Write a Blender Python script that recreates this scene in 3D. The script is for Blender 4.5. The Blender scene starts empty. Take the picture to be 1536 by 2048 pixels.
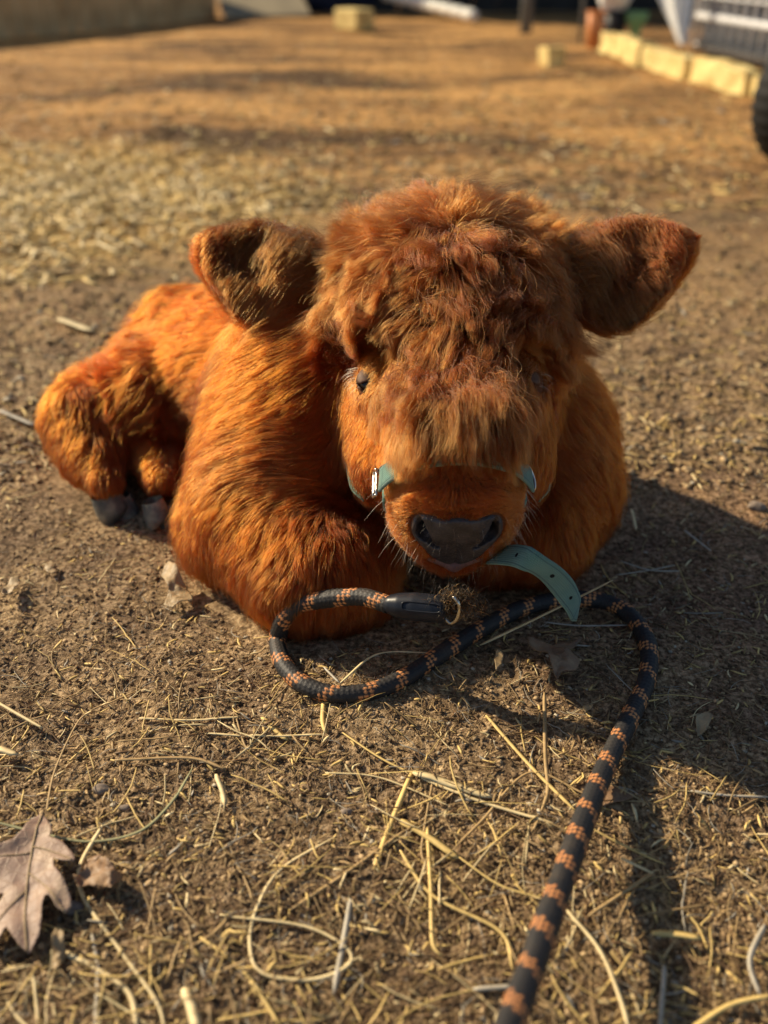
import bpy, bmesh, math, random, os
import numpy as np
from mathutils import Vector, kdtree
from mathutils.bvhtree import BVHTree

# ------------------------------------------------------------------ camera, sky, sun, exposure
SC = bpy.context.scene
COL = SC.collection
FPX = 1900.0                      # focal length in photo pixels (1536 x 2048)
CAMH = 0.445
PITCH = math.atan(1130.0 / FPX)
SP, CP = math.sin(PITCH), math.cos(PITCH)
cam_d = bpy.data.cameras.new('camera')
cam = bpy.data.objects.new('camera', cam_d)
COL.objects.link(cam)
cam.location = (0, 0, CAMH)
cam.rotation_euler = (math.pi / 2 - PITCH, 0, 0)
cam_d.sensor_fit = 'VERTICAL'
cam_d.sensor_height = 24.0
cam_d.lens = 24.0 * FPX / 2048.0
cam_d.clip_start = 0.02
cam_d.clip_end = 500
cam_d.dof.use_dof = True
cam_d.dof.focus_distance = 0.65
cam_d.dof.aperture_fstop = 2.7
SC.camera = cam

SUN_EL, SUN_AZ = math.radians(32), math.radians(-29)   # travels towards +x, and this many degrees towards -y
w = bpy.data.worlds.new('World'); SC.world = w; w.use_nodes = True
nt = w.node_tree; bgn = nt.nodes['Background']
sky = nt.nodes.new('ShaderNodeTexSky'); sky.sky_type = 'NISHITA'; sky.sun_disc = False
SUN_DIR = Vector((math.cos(SUN_AZ) * math.cos(SUN_EL), math.sin(SUN_AZ) * math.cos(SUN_EL), -math.sin(SUN_EL)))
sky.sun_elevation = SUN_EL
sky.sun_rotation = math.atan2(-SUN_DIR.x, -SUN_DIR.y)
nt.links.new(sky.outputs[0], bgn.inputs[0]); bgn.inputs[1].default_value = 0.07
sd = bpy.data.lights.new('sun', 'SUN'); sd.energy = 5.0; sd.angle = math.radians(0.6); sd.color = (1.0, 0.83, 0.58)
sun = bpy.data.objects.new('sun', sd); COL.objects.link(sun)
sun.rotation_euler = SUN_DIR.to_track_quat('-Z', 'Y').to_euler()
SC.view_settings.view_transform = 'Standard'; SC.view_settings.look = 'None'
SC.view_settings.gamma = 1.0; SC.view_settings.exposure = 0.30
SC.render.engine = 'CYCLES'
SC.cycles.max_bounces = 8; SC.cycles.transmission_bounces = 6; SC.cycles.transparent_max_bounces = 8
SC.cycles_curves.shape = 'RIBBONS'
DENS = 1.0

rng = np.random.default_rng(7)
random.seed(7)

def W(u, v, zc):
    a = (1024 - v) / FPX
    return np.array([(u - 768) / FPX * zc, zc * (CP + a * SP), CAMH + zc * (-SP + a * CP)])

def G(u, v, z=0.0):
    return W(u, v, (CAMH - z) / (SP + (v - 1024) / FPX * CP))

# ------------------------------------------------------------------ helpers
def tag(o, label=None, cat=None, group=None, kind=None):
    if label: o['label'] = label
    if cat: o['category'] = cat
    if group: o['group'] = group
    if kind: o['kind'] = kind
    return o

def mesh_obj(name, V, F, mat, parent=None, smooth=True, attrs=None):
    me = bpy.data.meshes.new(name)
    V = np.asarray(V, dtype=np.float32)
    if isinstance(F, np.ndarray):
        me.vertices.add(len(V)); me.vertices.foreach_set('co', V.ravel())
        n, k = F.shape
        me.loops.add(n * k); me.loops.foreach_set('vertex_index', F.astype(np.int32).ravel())
        me.polygons.add(n); me.polygons.foreach_set('loop_start', np.arange(0, n * k, k, dtype=np.int32))
        me.update(calc_edges=True); me.validate()
    else:
        me.from_pydata([tuple(p) for p in V.tolist()], [], F)
    if smooth:
        me.polygons.foreach_set('use_smooth', np.ones(len(me.polygons), dtype=bool))
    if attrs:
        for an, av in attrs.items():
            av = np.asarray(av, dtype=np.float32)
            if av.ndim == 1:
                at = me.attributes.new(an, 'FLOAT', 'POINT'); at.data.foreach_set('value', av)
            elif av.shape[1] == 3:
                at = me.attributes.new(an, 'FLOAT_VECTOR', 'POINT'); at.data.foreach_set('vector', av.ravel())
            else:
                at = me.attributes.new(an, 'FLOAT_COLOR', 'POINT'); at.data.foreach_set('color', av.ravel())
    me.update()
    o = bpy.data.objects.new(name, me); COL.objects.link(o)
    if mat: me.materials.append(mat)
    if parent: o.parent = parent
    return o

def empty(name, loc=(0, 0, 0)):
    o = bpy.data.objects.new(name, None); COL.objects.link(o); o.location = loc
    o.empty_display_size = 0.05
    return o

def adopt(child, parent):
    child.parent = parent
    child.matrix_parent_inverse = __import__('mathutils').Matrix.Translation(-Vector(parent.location))

_tab = {}
def vnoise(P, freq, seed=0):
    """smooth value noise in [-1,1], P (N,3)"""
    if seed not in _tab:
        _tab[seed] = np.random.default_rng(1000 + seed).uniform(-1, 1, (32, 32, 32)).astype(np.float32)
    T = _tab[seed]
    q = P * freq + seed * 7.13
    i = np.floor(q).astype(np.int64); f = (q - i); f = f * f * (3 - 2 * f)
    i0 = i & 31; i1 = (i + 1) & 31
    x0, y0, z0 = i0[:, 0], i0[:, 1], i0[:, 2]; x1, y1, z1 = i1[:, 0], i1[:, 1], i1[:, 2]
    fx, fy, fz = f[:, 0], f[:, 1], f[:, 2]
    a = T[x0, y0, z0] * (1 - fx) + T[x1, y0, z0] * fx
    b = T[x0, y1, z0] * (1 - fx) + T[x1, y1, z0] * fx
    c = T[x0, y0, z1] * (1 - fx) + T[x1, y0, z1] * fx
    d = T[x0, y1, z1] * (1 - fx) + T[x1, y1, z1] * fx
    return (a * (1 - fy) + b * fy) * (1 - fz) + (c * (1 - fy) + d * fy) * fz

def nrm(v):
    return v / np.maximum(np.linalg.norm(v, axis=-1, keepdims=True), 1e-9)

def smooth01(x, a, b):
    t = np.clip((x - a) / (b - a), 0, 1); return t * t * (3 - 2 * t)

# ------------------------------------------------------------------ materials
class NT:
    def __init__(s, name):
        s.m = bpy.data.materials.new(name); s.m.use_nodes = True; s.t = s.m.node_tree
        s.b = s.t.nodes.get('Principled BSDF'); s.out = s.t.nodes.get('Material Output')
    def n(s, ty, **kw):
        o = s.t.nodes.new(ty)
        for k, v in kw.items():
            if k in o.inputs: o.inputs[k].default_value = v
            else: setattr(o, k, v)
        return o
    def l(s, a, b): s.t.links.new(a, b)
    def noise(s, vec, scale, detail=4, rough=0.55):
        o = s.n('ShaderNodeTexNoise'); o.inputs['Scale'].default_value = scale
        o.inputs['Detail'].default_value = detail; o.inputs['Roughness'].default_value = rough
        if vec is not None: s.l(vec, o.inputs['Vector'])
        return o.outputs['Fac']
    def ramp(s, fac, stops):
        o = s.n('ShaderNodeValToRGB'); cr = o.color_ramp
        while len(cr.elements) < len(stops): cr.elements.new(0.5)
        for e, (p, c) in zip(cr.elements, stops):
            e.position = p; e.color = (*c, 1) if len(c) == 3 else c
        s.l(fac, o.inputs[0]); return o.outputs[0]
    def mix(s, fac, a, b, mode='MIX'):
        o = s.n('ShaderNodeMix'); o.data_type = 'RGBA'; o.blend_type = mode
        for sock, val in ((o.inputs[0], fac), (o.inputs[6], a), (o.inputs[7], b)):
            if hasattr(val, 'links'): s.l(val, sock)
            else: sock.default_value = val if not isinstance(val, tuple) or len(val) == 4 else (*val, 1)
        return o.outputs[2]
    def math(s, op, a, b=0.0):
        o = s.n('ShaderNodeMath'); o.operation = op
        for sock, val in ((o.inputs[0], a), (o.inputs[1], b)):
            if hasattr(val, 'links'): s.l(val, sock)
            else: sock.default_value = val
        return o.outputs[0]
    def bump(s, h, strength=0.5, dist=0.001):
        o = s.n('ShaderNodeBump'); o.inputs['Strength'].default_value = strength; o.inputs['Distance'].default_value = dist
        s.l(h, o.inputs['Height']); s.l(o.outputs[0], s.b.inputs['Normal'])
    def geo(s): return s.n('ShaderNodeNewGeometry').outputs['Position']
    def obj(s): return s.n('ShaderNodeTexCoord').outputs['Object']
    def attr(s, name):
        o = s.n('ShaderNodeAttribute'); o.attribute_name = name; return o

def plain(name, c1, c2=None, rough=0.7, scale=60, bump=0.3, bdist=0.001, metal=0, spec=0.3):
    t = NT(name); o = t.obj()
    nz = t.noise(o, scale, 5)
    t.l(t.ramp(nz, [(0.3, c1), (0.7, c2 or c1)]), t.b.inputs['Base Color'])
    t.b.inputs['Roughness'].default_value = rough; t.b.inputs['Metallic'].default_value = metal
    t.b.inputs['Specular IOR Level'].default_value = spec
    if bump: t.bump(t.noise(o, scale * 3, 5), bump, bdist)
    return t.m

def fur_material(name, ca, cb, rough=0.46):
    t = NT(name); t.t.nodes.remove(t.b)
    h = t.n('ShaderNodeBsdfHairPrincipled')
    hi = t.n('ShaderNodeHairInfo')
    col = t.ramp(hi.outputs['Random'], [(0.0, ca), (1.0, cb)])
    # a coat of mixed tones: patches of slightly different hair, roots a little deeper than tips
    a = t.attr('tone')
    col = t.mix(a.outputs['Fac'], col, (0.150, 0.055, 0.012))
    b = t.attr('pale')
    col = t.mix(b.outputs['Fac'], col, (0.46, 0.135, 0.026))
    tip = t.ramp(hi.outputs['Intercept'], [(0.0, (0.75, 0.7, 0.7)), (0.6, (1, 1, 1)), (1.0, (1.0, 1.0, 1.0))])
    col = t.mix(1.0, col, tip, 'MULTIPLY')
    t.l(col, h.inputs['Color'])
    h.inputs['Roughness'].default_value = rough
    h.inputs['Radial Roughness'].default_value = 0.65
    h.inputs['Random Roughness'].default_value = 0.3
    h.inputs['Coat'].default_value = 0.0; h.inputs['IOR'].default_value = 1.42
    t.l(h.outputs[0], t.out.inputs['Surface'])
    return t.m

M_FUR = fur_material('ginger_fur', (0.195, 0.028, 0.0018), (0.30, 0.050, 0.0034))
M_SKIN = plain('skin_under_fur', (0.10, 0.035, 0.012), (0.15, 0.05, 0.018), rough=0.9)

# ------------------------------------------------------------------ ground
def axis(lo_core, hi_core, step, lo, hi, growth=1.09):
    core = list(np.arange(lo_core, hi_core + step / 2, step))
    up, s = [], step
    x = core[-1]
    while x < hi:
        s *= growth; x += s; up.append(x)
    dn, s = [], step
    x = core[0]
    while x > lo:
        s *= growth; x -= s; dn.append(x)
    return np.array(dn[::-1] + core + up)

def hz(x, y):
    x = np.atleast_1d(np.asarray(x, float)); y = np.atleast_1d(np.asarray(y, float))
    P = np.stack([x, y, np.zeros_like(x)], 1)
    amp = 1.0
    z = 0.0050 * vnoise(P, 9, 1) + 0.0030 * vnoise(P, 28, 2) + 0.0016 * vnoise(P, 75, 3)
    r = vnoise(P, 160, 4); z = z + 0.0012 * np.abs(r) + 0.0007 * vnoise(P, 330, 5)
    d = np.hypot(x, y)
    z = z + 0.02 * smooth01(d, 1.5, 4) * vnoise(P, 1.1, 6) + 0.0035 * smooth01(d, 1.2, 3) * vnoise(P, 6, 8)
    # a shallow bed under the calf, so it lies on level soil
    return z - 0.004

gx = axis(-0.55, 0.6, 0.0026, -70, 70)
gy = axis(0.2, 1.25, 0.0026, -40, 120, 1.075)
X, Y = np.meshgrid(gx, gy)
Z = hz(X.ravel(), Y.ravel())
nx, ny = len(gx), len(gy)
ii = (np.arange(ny - 1)[:, None] * nx + np.arange(nx - 1)[None, :]).ravel()
gF = np.stack([ii, ii + 1, ii + nx + 1, ii + nx], 1)

t = NT('dirt'); g = t.geo()
big = t.noise(g, 1.3, 3); mid = t.noise(g, 14, 5); fine = t.noise(g, 230, 5, 0.65); grain = t.noise(g, 900, 3, 0.6)
soil = t.ramp(fine, [(0.34, (0.080, 0.052, 0.030)), (0.48, (0.30, 0.21, 0.118)), (0.63, (0.66, 0.50, 0.31))])
soil2 = t.ramp(mid, [(0.35, (0.62, 0.58, 0.58)), (0.65, (1.15, 1.1, 1.0))])
soil = t.mix(1.0, soil, soil2, 'MULTIPLY')
sep = t.n('ShaderNodeSeparateXYZ'); t.l(g, sep.inputs[0])
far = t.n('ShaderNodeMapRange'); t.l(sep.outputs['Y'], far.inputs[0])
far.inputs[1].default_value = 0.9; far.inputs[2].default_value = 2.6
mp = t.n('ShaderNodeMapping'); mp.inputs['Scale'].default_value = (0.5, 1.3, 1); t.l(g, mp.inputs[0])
shade_strk = t.noise(mp.outputs[0], 1.6, 6, 0.65)
yard = t.ramp(shade_strk, [(0.41, (0.13, 0.075, 0.032)), (0.475, (0.38, 0.21, 0.075)), (0.60, (0.68, 0.39, 0.135))])  # dark streaks paint bands of tree shade into the yard colour
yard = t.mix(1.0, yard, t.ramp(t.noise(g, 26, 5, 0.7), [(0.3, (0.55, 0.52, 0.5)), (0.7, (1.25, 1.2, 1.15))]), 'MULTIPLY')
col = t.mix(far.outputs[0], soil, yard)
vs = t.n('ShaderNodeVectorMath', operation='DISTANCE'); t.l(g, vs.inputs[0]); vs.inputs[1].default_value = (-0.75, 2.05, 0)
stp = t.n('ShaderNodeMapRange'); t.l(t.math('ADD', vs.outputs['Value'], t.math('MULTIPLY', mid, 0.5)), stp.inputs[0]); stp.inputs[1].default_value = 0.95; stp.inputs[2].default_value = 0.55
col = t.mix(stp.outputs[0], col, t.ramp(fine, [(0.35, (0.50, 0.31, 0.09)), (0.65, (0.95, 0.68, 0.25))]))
# a redder, slightly darker patch of soil to the right of the calf
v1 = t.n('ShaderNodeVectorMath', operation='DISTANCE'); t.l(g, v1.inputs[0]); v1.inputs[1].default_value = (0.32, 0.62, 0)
red_soil = t.n('ShaderNodeMapRange'); t.l(t.math('ADD', v1.outputs['Value'], t.math('MULTIPLY', mid, 0.15)), red_soil.inputs[0])
red_soil.inputs[1].default_value = 0.34; red_soil.inputs[2].default_value = 0.14
col = t.mix(t.math('MULTIPLY', red_soil.outputs[0], 0.7), col, t.mix(1.0, col, (0.95, 0.72, 0.72), 'MULTIPLY'))
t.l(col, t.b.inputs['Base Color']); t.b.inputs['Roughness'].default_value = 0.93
t.b.inputs['Specular IOR Level'].default_value = 0.25
hsum = t.math('ADD', t.math('MULTIPLY', fine, 1.0), t.math('MULTIPLY', grain, 0.5))
t.bump(hsum, 0.9, 0.0028)
M_DIRT = t.m
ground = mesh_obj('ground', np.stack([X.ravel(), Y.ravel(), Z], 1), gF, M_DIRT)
tag(ground, 'bare brown farmyard dirt strewn with straw', kind='structure')

#@@CALF
# ------------------------------------------------------------------ calf: signed distance field
P0 = W(893, 440, 0.750)
PN = W(922, 1040, 0.590)
HSC = np.array([1.13, 1.17, 1.08])
E1 = nrm(PN - P0)
ES = nrm(np.cross(E1, np.array([0, 0, 1.0]))); ES = ES if ES[0] > 0 else -ES
EN = nrm(np.cross(ES, E1)); EN = EN if EN[2] > 0 else -EN
HR = np.stack([E1, ES, EN], 1)      # local (a,s,n) -> world
def H(a, s, n): return P0 + HR @ (np.array([a, s, n]) * HSC)
def toH(P): return ((P - P0) @ HR) / HSC

prims = []   # (kind, data, k, region, op)
def E(c, r, R=None, k=0.03, reg='body', op='+'):
    if R is HR: r = np.array(r) * HSC
    prims.append(('E', (np.array(c, float), np.array(r, float), R), k, reg, op))
def C(a, b, ra, rb, k=0.03, reg='body', op='+'): prims.append(('C', (np.array(a, float), np.array(b, float), ra, rb), k, reg, op))

# torso, laid on its sternum, swinging back to the left
E((0.02, 0.79, 0.085), (0.115, 0.135, 0.085))
C((0.00, 0.80, 0.095), (-0.18, 0.93, 0.062), 0.098, 0.070)
E((-0.060, 0.755, 0.105), (0.085, 0.095, 0.090), reg='shoulder', k=0.016)
E((-0.076, 0.70, 0.065), (0.065, 0.065, 0.062), reg='shoulder')
E((0.122, 0.75, 0.072), (0.070, 0.085, 0.075), reg='chest_right')
E((0.05, 0.70, 0.055), (0.09, 0.06, 0.055), reg='chest_right')
E((-0.110, 0.845, 0.075), (0.068, 0.080, 0.065), k=0.04)
E((-0.145, 0.885, 0.090), (0.070, 0.070, 0.050), k=0.04)
E((-0.080, 0.690, 0.058), (0.056, 0.056, 0.050), reg='shoulder', k=0.06)
# rump and hips
E((-0.198, 0.925, 0.055), (0.080, 0.085, 0.066), reg='rump', k=0.014)
E((-0.205, 0.925, 0.106), (0.034, 0.042, 0.032), reg='rump', k=0.012)
E((-0.272, 0.855, 0.036), (0.050, 0.050, 0.050), reg='rump', k=0.010)
E((-0.228, 0.862, 0.062), (0.046, 0.054, 0.046), reg='rump', k=0.010)
C((-0.285, 0.82, 0.055), (-0.272, 0.790, 0.038), 0.036, 0.026, reg='hindleg', k=0.025)
C((-0.272, 0.790, 0.040), (-0.250, 0.745, 0.030), 0.022, 0.012, reg='hindleg', k=0.02)
C((-0.23, 0.86, 0.045), (-0.200, 0.750, 0.030), 0.030, 0.013, reg='hindleg', k=0.02)
# folded forelegs
C((-0.108, 0.650, 0.042), (-0.050, 0.600, 0.034), 0.040, 0.035, reg='foreleg', k=0.030)
C((-0.146, 0.668, 0.030), (-0.136, 0.648, 0.024), 0.022, 0.020, reg='foreleg', k=0.02)
C((-0.060, 0.600, 0.030), (-0.022, 0.602, 0.026), 0.028, 0.022, reg='foreleg', k=0.05)
C((0.15, 0.70, 0.04), (0.125, 0.655, 0.034), 0.042, 0.034, reg='foreleg', k=0.03)
C((0.125, 0.655, 0.034), (0.085, 0.645, 0.028), 0.032, 0.026, reg='foreleg', k=0.02)
# neck
C((0.03, 0.80, 0.12), H(0.055, 0, -0.075), 0.080, 0.060, reg='neck', k=0.04)
C((0.02, 0.74, 0.09), H(0.09, 0, -0.10), 0.065, 0.045, reg='neck', k=0.03)
# head
E(H(0.042, 0, -0.054), (0.076, 0.066, 0.060), HR, reg='head', k=0.03)
E(H(0.095, 0, -0.048), (0.070, 0.056, 0.046), HR, reg='head', k=0.03)
C(H(0.10, 0, -0.048), H(0.200, 0, -0.030), 0.052, 0.035, reg='head', k=0.02)
for s in (-1, 1):
    C(H(0.085, s * 0.040, -0.076), H(0.172, s * 0.031, -0.060), 0.038, 0.033, reg='head', k=0.02)
    E(H(0.126, s * 0.045, -0.030), (0.024, 0.013, 0.015), HR, reg='head', k=0.012)
E(H(0.208, 0, -0.028), (0.038, 0.0365, 0.036), HR, reg='muzzle', k=0.02)
for s in (-1, 1):
    E(H(0.212, s * 0.017, -0.044), (0.026, 0.0195, 0.026), HR, reg='muzzle', k=0.015)
C(H(0.11, 0, -0.110), H(0.200, 0, -0.076), 0.034, 0.026, reg='head', k=0.02)
E(H(0.214, 0, -0.052), (0.031, 0.030, 0.031), HR, reg='muzzle', k=0.012)
E(H(0.213, 0, -0.067), (0.030, 0.0255, 0.021), HR, reg='muzzle', k=0.010)
# ears: a leaf-shaped cup open to the front
def ear(base, tip, low, side):
    base, tip, low = map(np.array, (base, tip, low))
    ax = nrm(tip - base); mid = base * 0.46 + tip * 0.54
    dn = low - mid; dn = nrm(dn - ax * (dn @ ax))
    nn = nrm(np.cross(ax, dn)); nn = nn if nn[1] < 0 else -nn
    R = np.stack([ax, dn, nn], 1); L = np.linalg.norm(tip - base)
    return mid, R, L
EARS = {}
for side, (b, tp, lo) in {'earL': (W(650, 560, 0.775), W(408, 500, 0.765), W(560, 690, 0.752)),
                          'earR': (W(1115, 560, 0.770), W(1368, 490, 0.745), W(1225, 680, 0.745))}.items():
    mid_, R_, L_ = ear(b, tp, lo, side); EARS[side] = (mid_, R_, L_)
    E(mid_ + R_ @ np.array([-L_ * 0.14, 0.010, 0]), (L_ * 0.40, 0.042, 0.012), R_, reg=side, k=0.012)
    E(mid_ + R_ @ np.array([L_ * 0.10, 0.001, -0.001]), (L_ * 0.36, 0.028, 0.010), R_, reg=side, k=0.02)
    C(mid_ + R_ @ np.array([L_ * 0.1, -0.004, -0.002]), tp - R_[:, 0] * 0.004, 0.014, 0.004, reg=side, k=0.022)
    E(mid_ + R_ @ np.array([-L_ * 0.02, 0.004, 0.0155]), (L_ * 0.37, 0.029, 0.0155), R_, reg=side, k=0.012, op='-')
    C(b - (tp - b) * 0.15, mid_ - R_[:, 0] * L_ * 0.25, 0.026, 0.022, reg=side, k=0.015)

def sd_prim(kind, data, P):
    if kind == 'E':
        c, r, R = data; q = P - c
        if R is not None: q = q @ R
        k0 = np.linalg.norm(q / r, axis=-1); k1 = np.linalg.norm(q / (r * r), axis=-1)
        return np.where(k1 > 1e-6, k0 * (k0 - 1) / np.maximum(k1, 1e-6), -r.min())
    a, b, ra, rb = data; ab = b - a
    h = np.clip(((P - a) @ ab) / (ab @ ab), 0, 1)
    return np.linalg.norm(P - a - h[..., None] * ab, axis=-1) - (ra + (rb - ra) * h)

def build_grid(prims, lo, hi, st, cap=0.07, inner=False):
    lo = np.array(lo, float); n = np.ceil((np.array(hi) - lo) / st).astype(int) + 1
    ax = [lo[i] + st * np.arange(n[i]) for i in range(3)]
    F = np.full(n, 1.0, dtype=np.float64)
    for kind, data, k, reg, op in prims:
        if kind == 'E': c0 = c1 = data[0]; r = data[1].max()
        else: c0 = np.minimum(data[0], data[1]); c1 = np.maximum(data[0], data[1]); r = max(data[2], data[3])
        i0 = [max(0, int((c0[i] - r - cap - lo[i]) / st)) for i in range(3)]
        i1 = [min(n[i], int((c1[i] + r + cap - lo[i]) / st) + 2) for i in range(3)]
        if any(i1[i] <= i0[i] for i in range(3)): continue
        sl = tuple(slice(i0[i], i1[i]) for i in range(3))
        P = np.stack(np.meshgrid(*[ax[i][sl[i]] for i in range(3)], indexing='ij'), -1)
        d = sd_prim(kind, data, P); f = F[sl]
        if op == '+':
            h = np.maximum(k - np.abs(f - d), 0) / k
            F[sl] = np.minimum(f, d) - h * h * k * 0.25
        else:
            d = -d; h = np.maximum(k - np.abs(f - d), 0) / k
            F[sl] = np.maximum(f, d) + h * h * k * 0.25
    return np.minimum(F, cap), lo, st

def surface_nets(F, lo, st):
    n = F.shape; S = F < 0
    nc = np.array(n) - 1
    acc = np.zeros((*nc, 3)); cnt = np.zeros(nc)
    sl = lambda o: tuple(slice(o[i], o[i] + nc[i]) for i in range(3))
    corners = [(i, j, k) for i in (0, 1) for j in (0, 1) for k in (0, 1)]
    for a in corners:
        for d in range(3):
            if a[d] == 1: continue
            b = list(a); b[d] = 1; b = tuple(b)
            fa, fb = F[sl(a)], F[sl(b)]; cr = (fa < 0) != (fb < 0)
            t_ = np.where(cr, fa / np.where(cr, fa - fb, 1), 0)
            for e in range(3):
                acc[..., e] += np.where(cr, a[e] + (t_ if e == d else 0), 0)
            cnt += cr
    act = cnt > 0
    idx = -np.ones(nc, dtype=np.int64); idx[act] = np.arange(act.sum())
    g_ = np.stack(np.nonzero(act), 1)
    V = lo + st * (g_ + acc[act] / cnt[act][:, None])
    Fs = []
    for d in range(3):
        e1, e2 = (d + 1) % 3, (d + 2) % 3
        A = S; sA = [slice(1, nc[i]) for i in range(3)]; sA[d] = slice(0, nc[d])
        sB = list(sA); sB[d] = slice(1, nc[d] + 1)
        a, b = S[tuple(sA)], S[tuple(sB)]
        cr = a != b; g2 = np.stack(np.nonzero(cr), 1)
        off = np.array([1, 1, 1]); off[d] = 0; g2 = g2 + off
        def gi(o1, o2):
            q = g2.copy(); q[:, e1] -= o1; q[:, e2] -= o2
            return idx[q[:, 0], q[:, 1], q[:, 2]]
        quad = np.stack([gi(0, 0), gi(1, 0), gi(1, 1), gi(0, 1)], 1)
        flip = b[cr]
        quad[flip] = quad[flip][:, ::-1]
        Fs.append(quad)
    return V, np.concatenate(Fs)

GRID, GLO, GST = build_grid(prims, (-0.42, 0.44, -0.045), (0.32, 1.12, 0.36), 0.0036)
FC = H(0.208, 0, -0.028) + E1 * 0.038 * HSC[0]
def HN(a, s, n): return FC + HR @ np.array([a, s, n])
GRID32 = GRID.astype(np.float32)
def tri(A, P):
    q = (P - GLO) / GST; q = np.clip(q, 0, np.array(A.shape) - 1.001)
    i = q.astype(np.int64); f = (q - i)
    x, y, z = i.T; fx, fy, fz = f.T
    def L(a, b, t_): return a + (b - a) * t_
    c00 = L(A[x, y, z], A[x + 1, y, z], fx); c10 = L(A[x, y + 1, z], A[x + 1, y + 1, z], fx)
    c01 = L(A[x, y, z + 1], A[x + 1, y, z + 1], fx); c11 = L(A[x, y + 1, z + 1], A[x + 1, y + 1, z + 1], fx)
    return L(L(c00, c10, fy), L(c01, c11, fy), fz)
# the nose pad is a patch of the muzzle's own surface, raised a little, with two comma nostrils
R3 = np.array(HR)
padp = [('E', (HN(-0.014, s * 0.0150, -0.001), np.array([0.035, 0.0152, 0.0160]), R3), 0.012, 'n', '+') for s in (-1, 1)]
padp += [('E', (HN(-0.014, 0, 0.0015), np.array([0.035, 0.0120, 0.0145]), R3), 0.010, 'n', '+')]
padp += [('E', (HN(-0.010, 0, -0.020), np.array([0.030, 0.0185, 0.0135]), R3), 0.012, 'n', '+')]
def onmuz(s, n, sink):
    """point of the muzzle surface at lateral s, height n, sunk a little"""
    for a_ in np.arange(0.012, -0.05, -0.0005):
        if tri(GRID32, HN(a_, s, n)[None])[0] < 0.0015: return HN(a_ - sink, s, n)
    return HN(-0.03, s, n)
nost = []
for s in (-1, 1):
    q0, q1, q2 = onmuz(s * 0.0240, 0.0068, 0.0015), onmuz(s * 0.0206, -0.0025, 0.003), onmuz(s * 0.0132, -0.0110, 0.002)
    nost += [('C', (q0, q1, 0.0030, 0.0052), 0.003, 'n', '-'), ('C', (q1, q2, 0.0052, 0.0032), 0.003, 'n', '-'),
             ('C', (q1, q1 - E1 * 0.016, 0.0050, 0.0040), 0.003, 'n', '-')]
def pad_grid():
    F, lo, st = build_grid(padp, FC - 0.05, FC + 0.05, 0.0011, cap=0.02)
    ax = [lo[i] + st * np.arange(F.shape[i]) for i in range(3)]
    P = np.stack(np.meshgrid(*ax, indexing='ij'), -1).reshape(-1, 3)
    hl_ = (P - FC) @ HR
    dm = tri(GRID32, P).astype(float) - 0.0020 - 0.0022 * np.exp(-((np.abs(hl_[:, 1]) - 0.0135) / 0.006) ** 2 - ((hl_[:, 2] - 0.001) / 0.010) ** 2)
    dm += 0.0016 * np.exp(-(hl_[:, 1] / 0.0016) ** 2) * (hl_[:, 2] < -0.004)
    f = np.maximum(F.reshape(-1), dm)
    for kind, data, k, r, op in nost:
        d = -sd_prim(kind, data, P); h = np.maximum(k - np.abs(f - d), 0) / k
        f = np.maximum(f, d) + h * h * k * 0.25
    f = np.maximum(f, -(hl_[:, 0] + 0.035))
    return f.reshape(F.shape), lo, st
PAD = pad_grid()
lpr = [('C', (onmuz(s * 0.016, -0.0335, 0.0025), onmuz(0, -0.0375, 0.0020), 0.0030, 0.0042), 0.004, 'l', '+') for s in (-1, 1)]
ng_, _, _ = build_grid([p[:4] + ('+',) for p in nost], (-0.42, 0.44, -0.045), (0.32, 1.12, 0.36), 0.0036)
GRID = np.maximum(GRID, -ng_ + 0.0012)
cV, cF = surface_nets(GRID, GLO, GST)
GG = [g_.astype(np.float32) for g_ in np.gradient(GRID, GST)]
GRID32 = GRID.astype(np.float32)
def dist(P): return tri(GRID32, P)
def grad(P): return nrm(np.stack([tri(g_, P) for g_ in GG], 1))

calf = empty('calf', (-0.05, 0.78, 0))
tag(calf, 'fluffy ginger highland calf lying on the dirt in a teal halter', 'calf')
cV[:, 2] = np.maximum(cV[:, 2], -0.012)
body = mesh_obj('body', cV, cF, M_SKIN); adopt(body, calf)
bvh = BVHTree.FromPolygons([tuple(p) for p in cV.tolist()], cF.tolist())

# ------------------------------------------------------------------ calf: nose pad, lips, eyes, hooves
t = NT('wet_nose'); g = t.obj()
vor = t.n('ShaderNodeTexVoronoi'); vor.inputs['Scale'].default_value = 520; t.l(g, vor.inputs['Vector'])
t.l(t.ramp(t.noise(g, 120, 4), [(0.3, (0.022, 0.019, 0.021)), (0.7, (0.075, 0.062, 0.064))]), t.b.inputs['Base Color'])
t.b.inputs['Roughness'].default_value = 0.42; t.bump(vor.outputs['Distance'], 0.35, 0.0012)
M_NOSE = t.m
M_LIP = plain('lip_skin', (0.16, 0.07, 0.06), (0.24, 0.12, 0.10), rough=0.45, scale=200, bump=0.3)
M_EYE = plain('dark_eye', (0.008, 0.006, 0.006), (0.02, 0.012, 0.01), rough=0.03, bump=0, spec=0.5)
M_LID = plain('eyelid_skin', (0.08, 0.038, 0.022), (0.17, 0.09, 0.055), rough=0.6, scale=300)
t = NT('hoof_horn'); g = t.geo()
sep = t.n('ShaderNodeSeparateXYZ'); t.l(g, sep.inputs[0])
t.l(t.ramp(t.noise(g, 60, 4), [(0.3, (0.045, 0.048, 0.05)), (0.5, (0.12, 0.12, 0.11)), (0.75, (0.42, 0.38, 0.28))]), t.b.inputs['Base Color'])
t.b.inputs['Roughness'].default_value = 0.55; t.bump(t.noise(g, 200, 3), 0.3, 0.001)
M_HOOF = t.m

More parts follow.
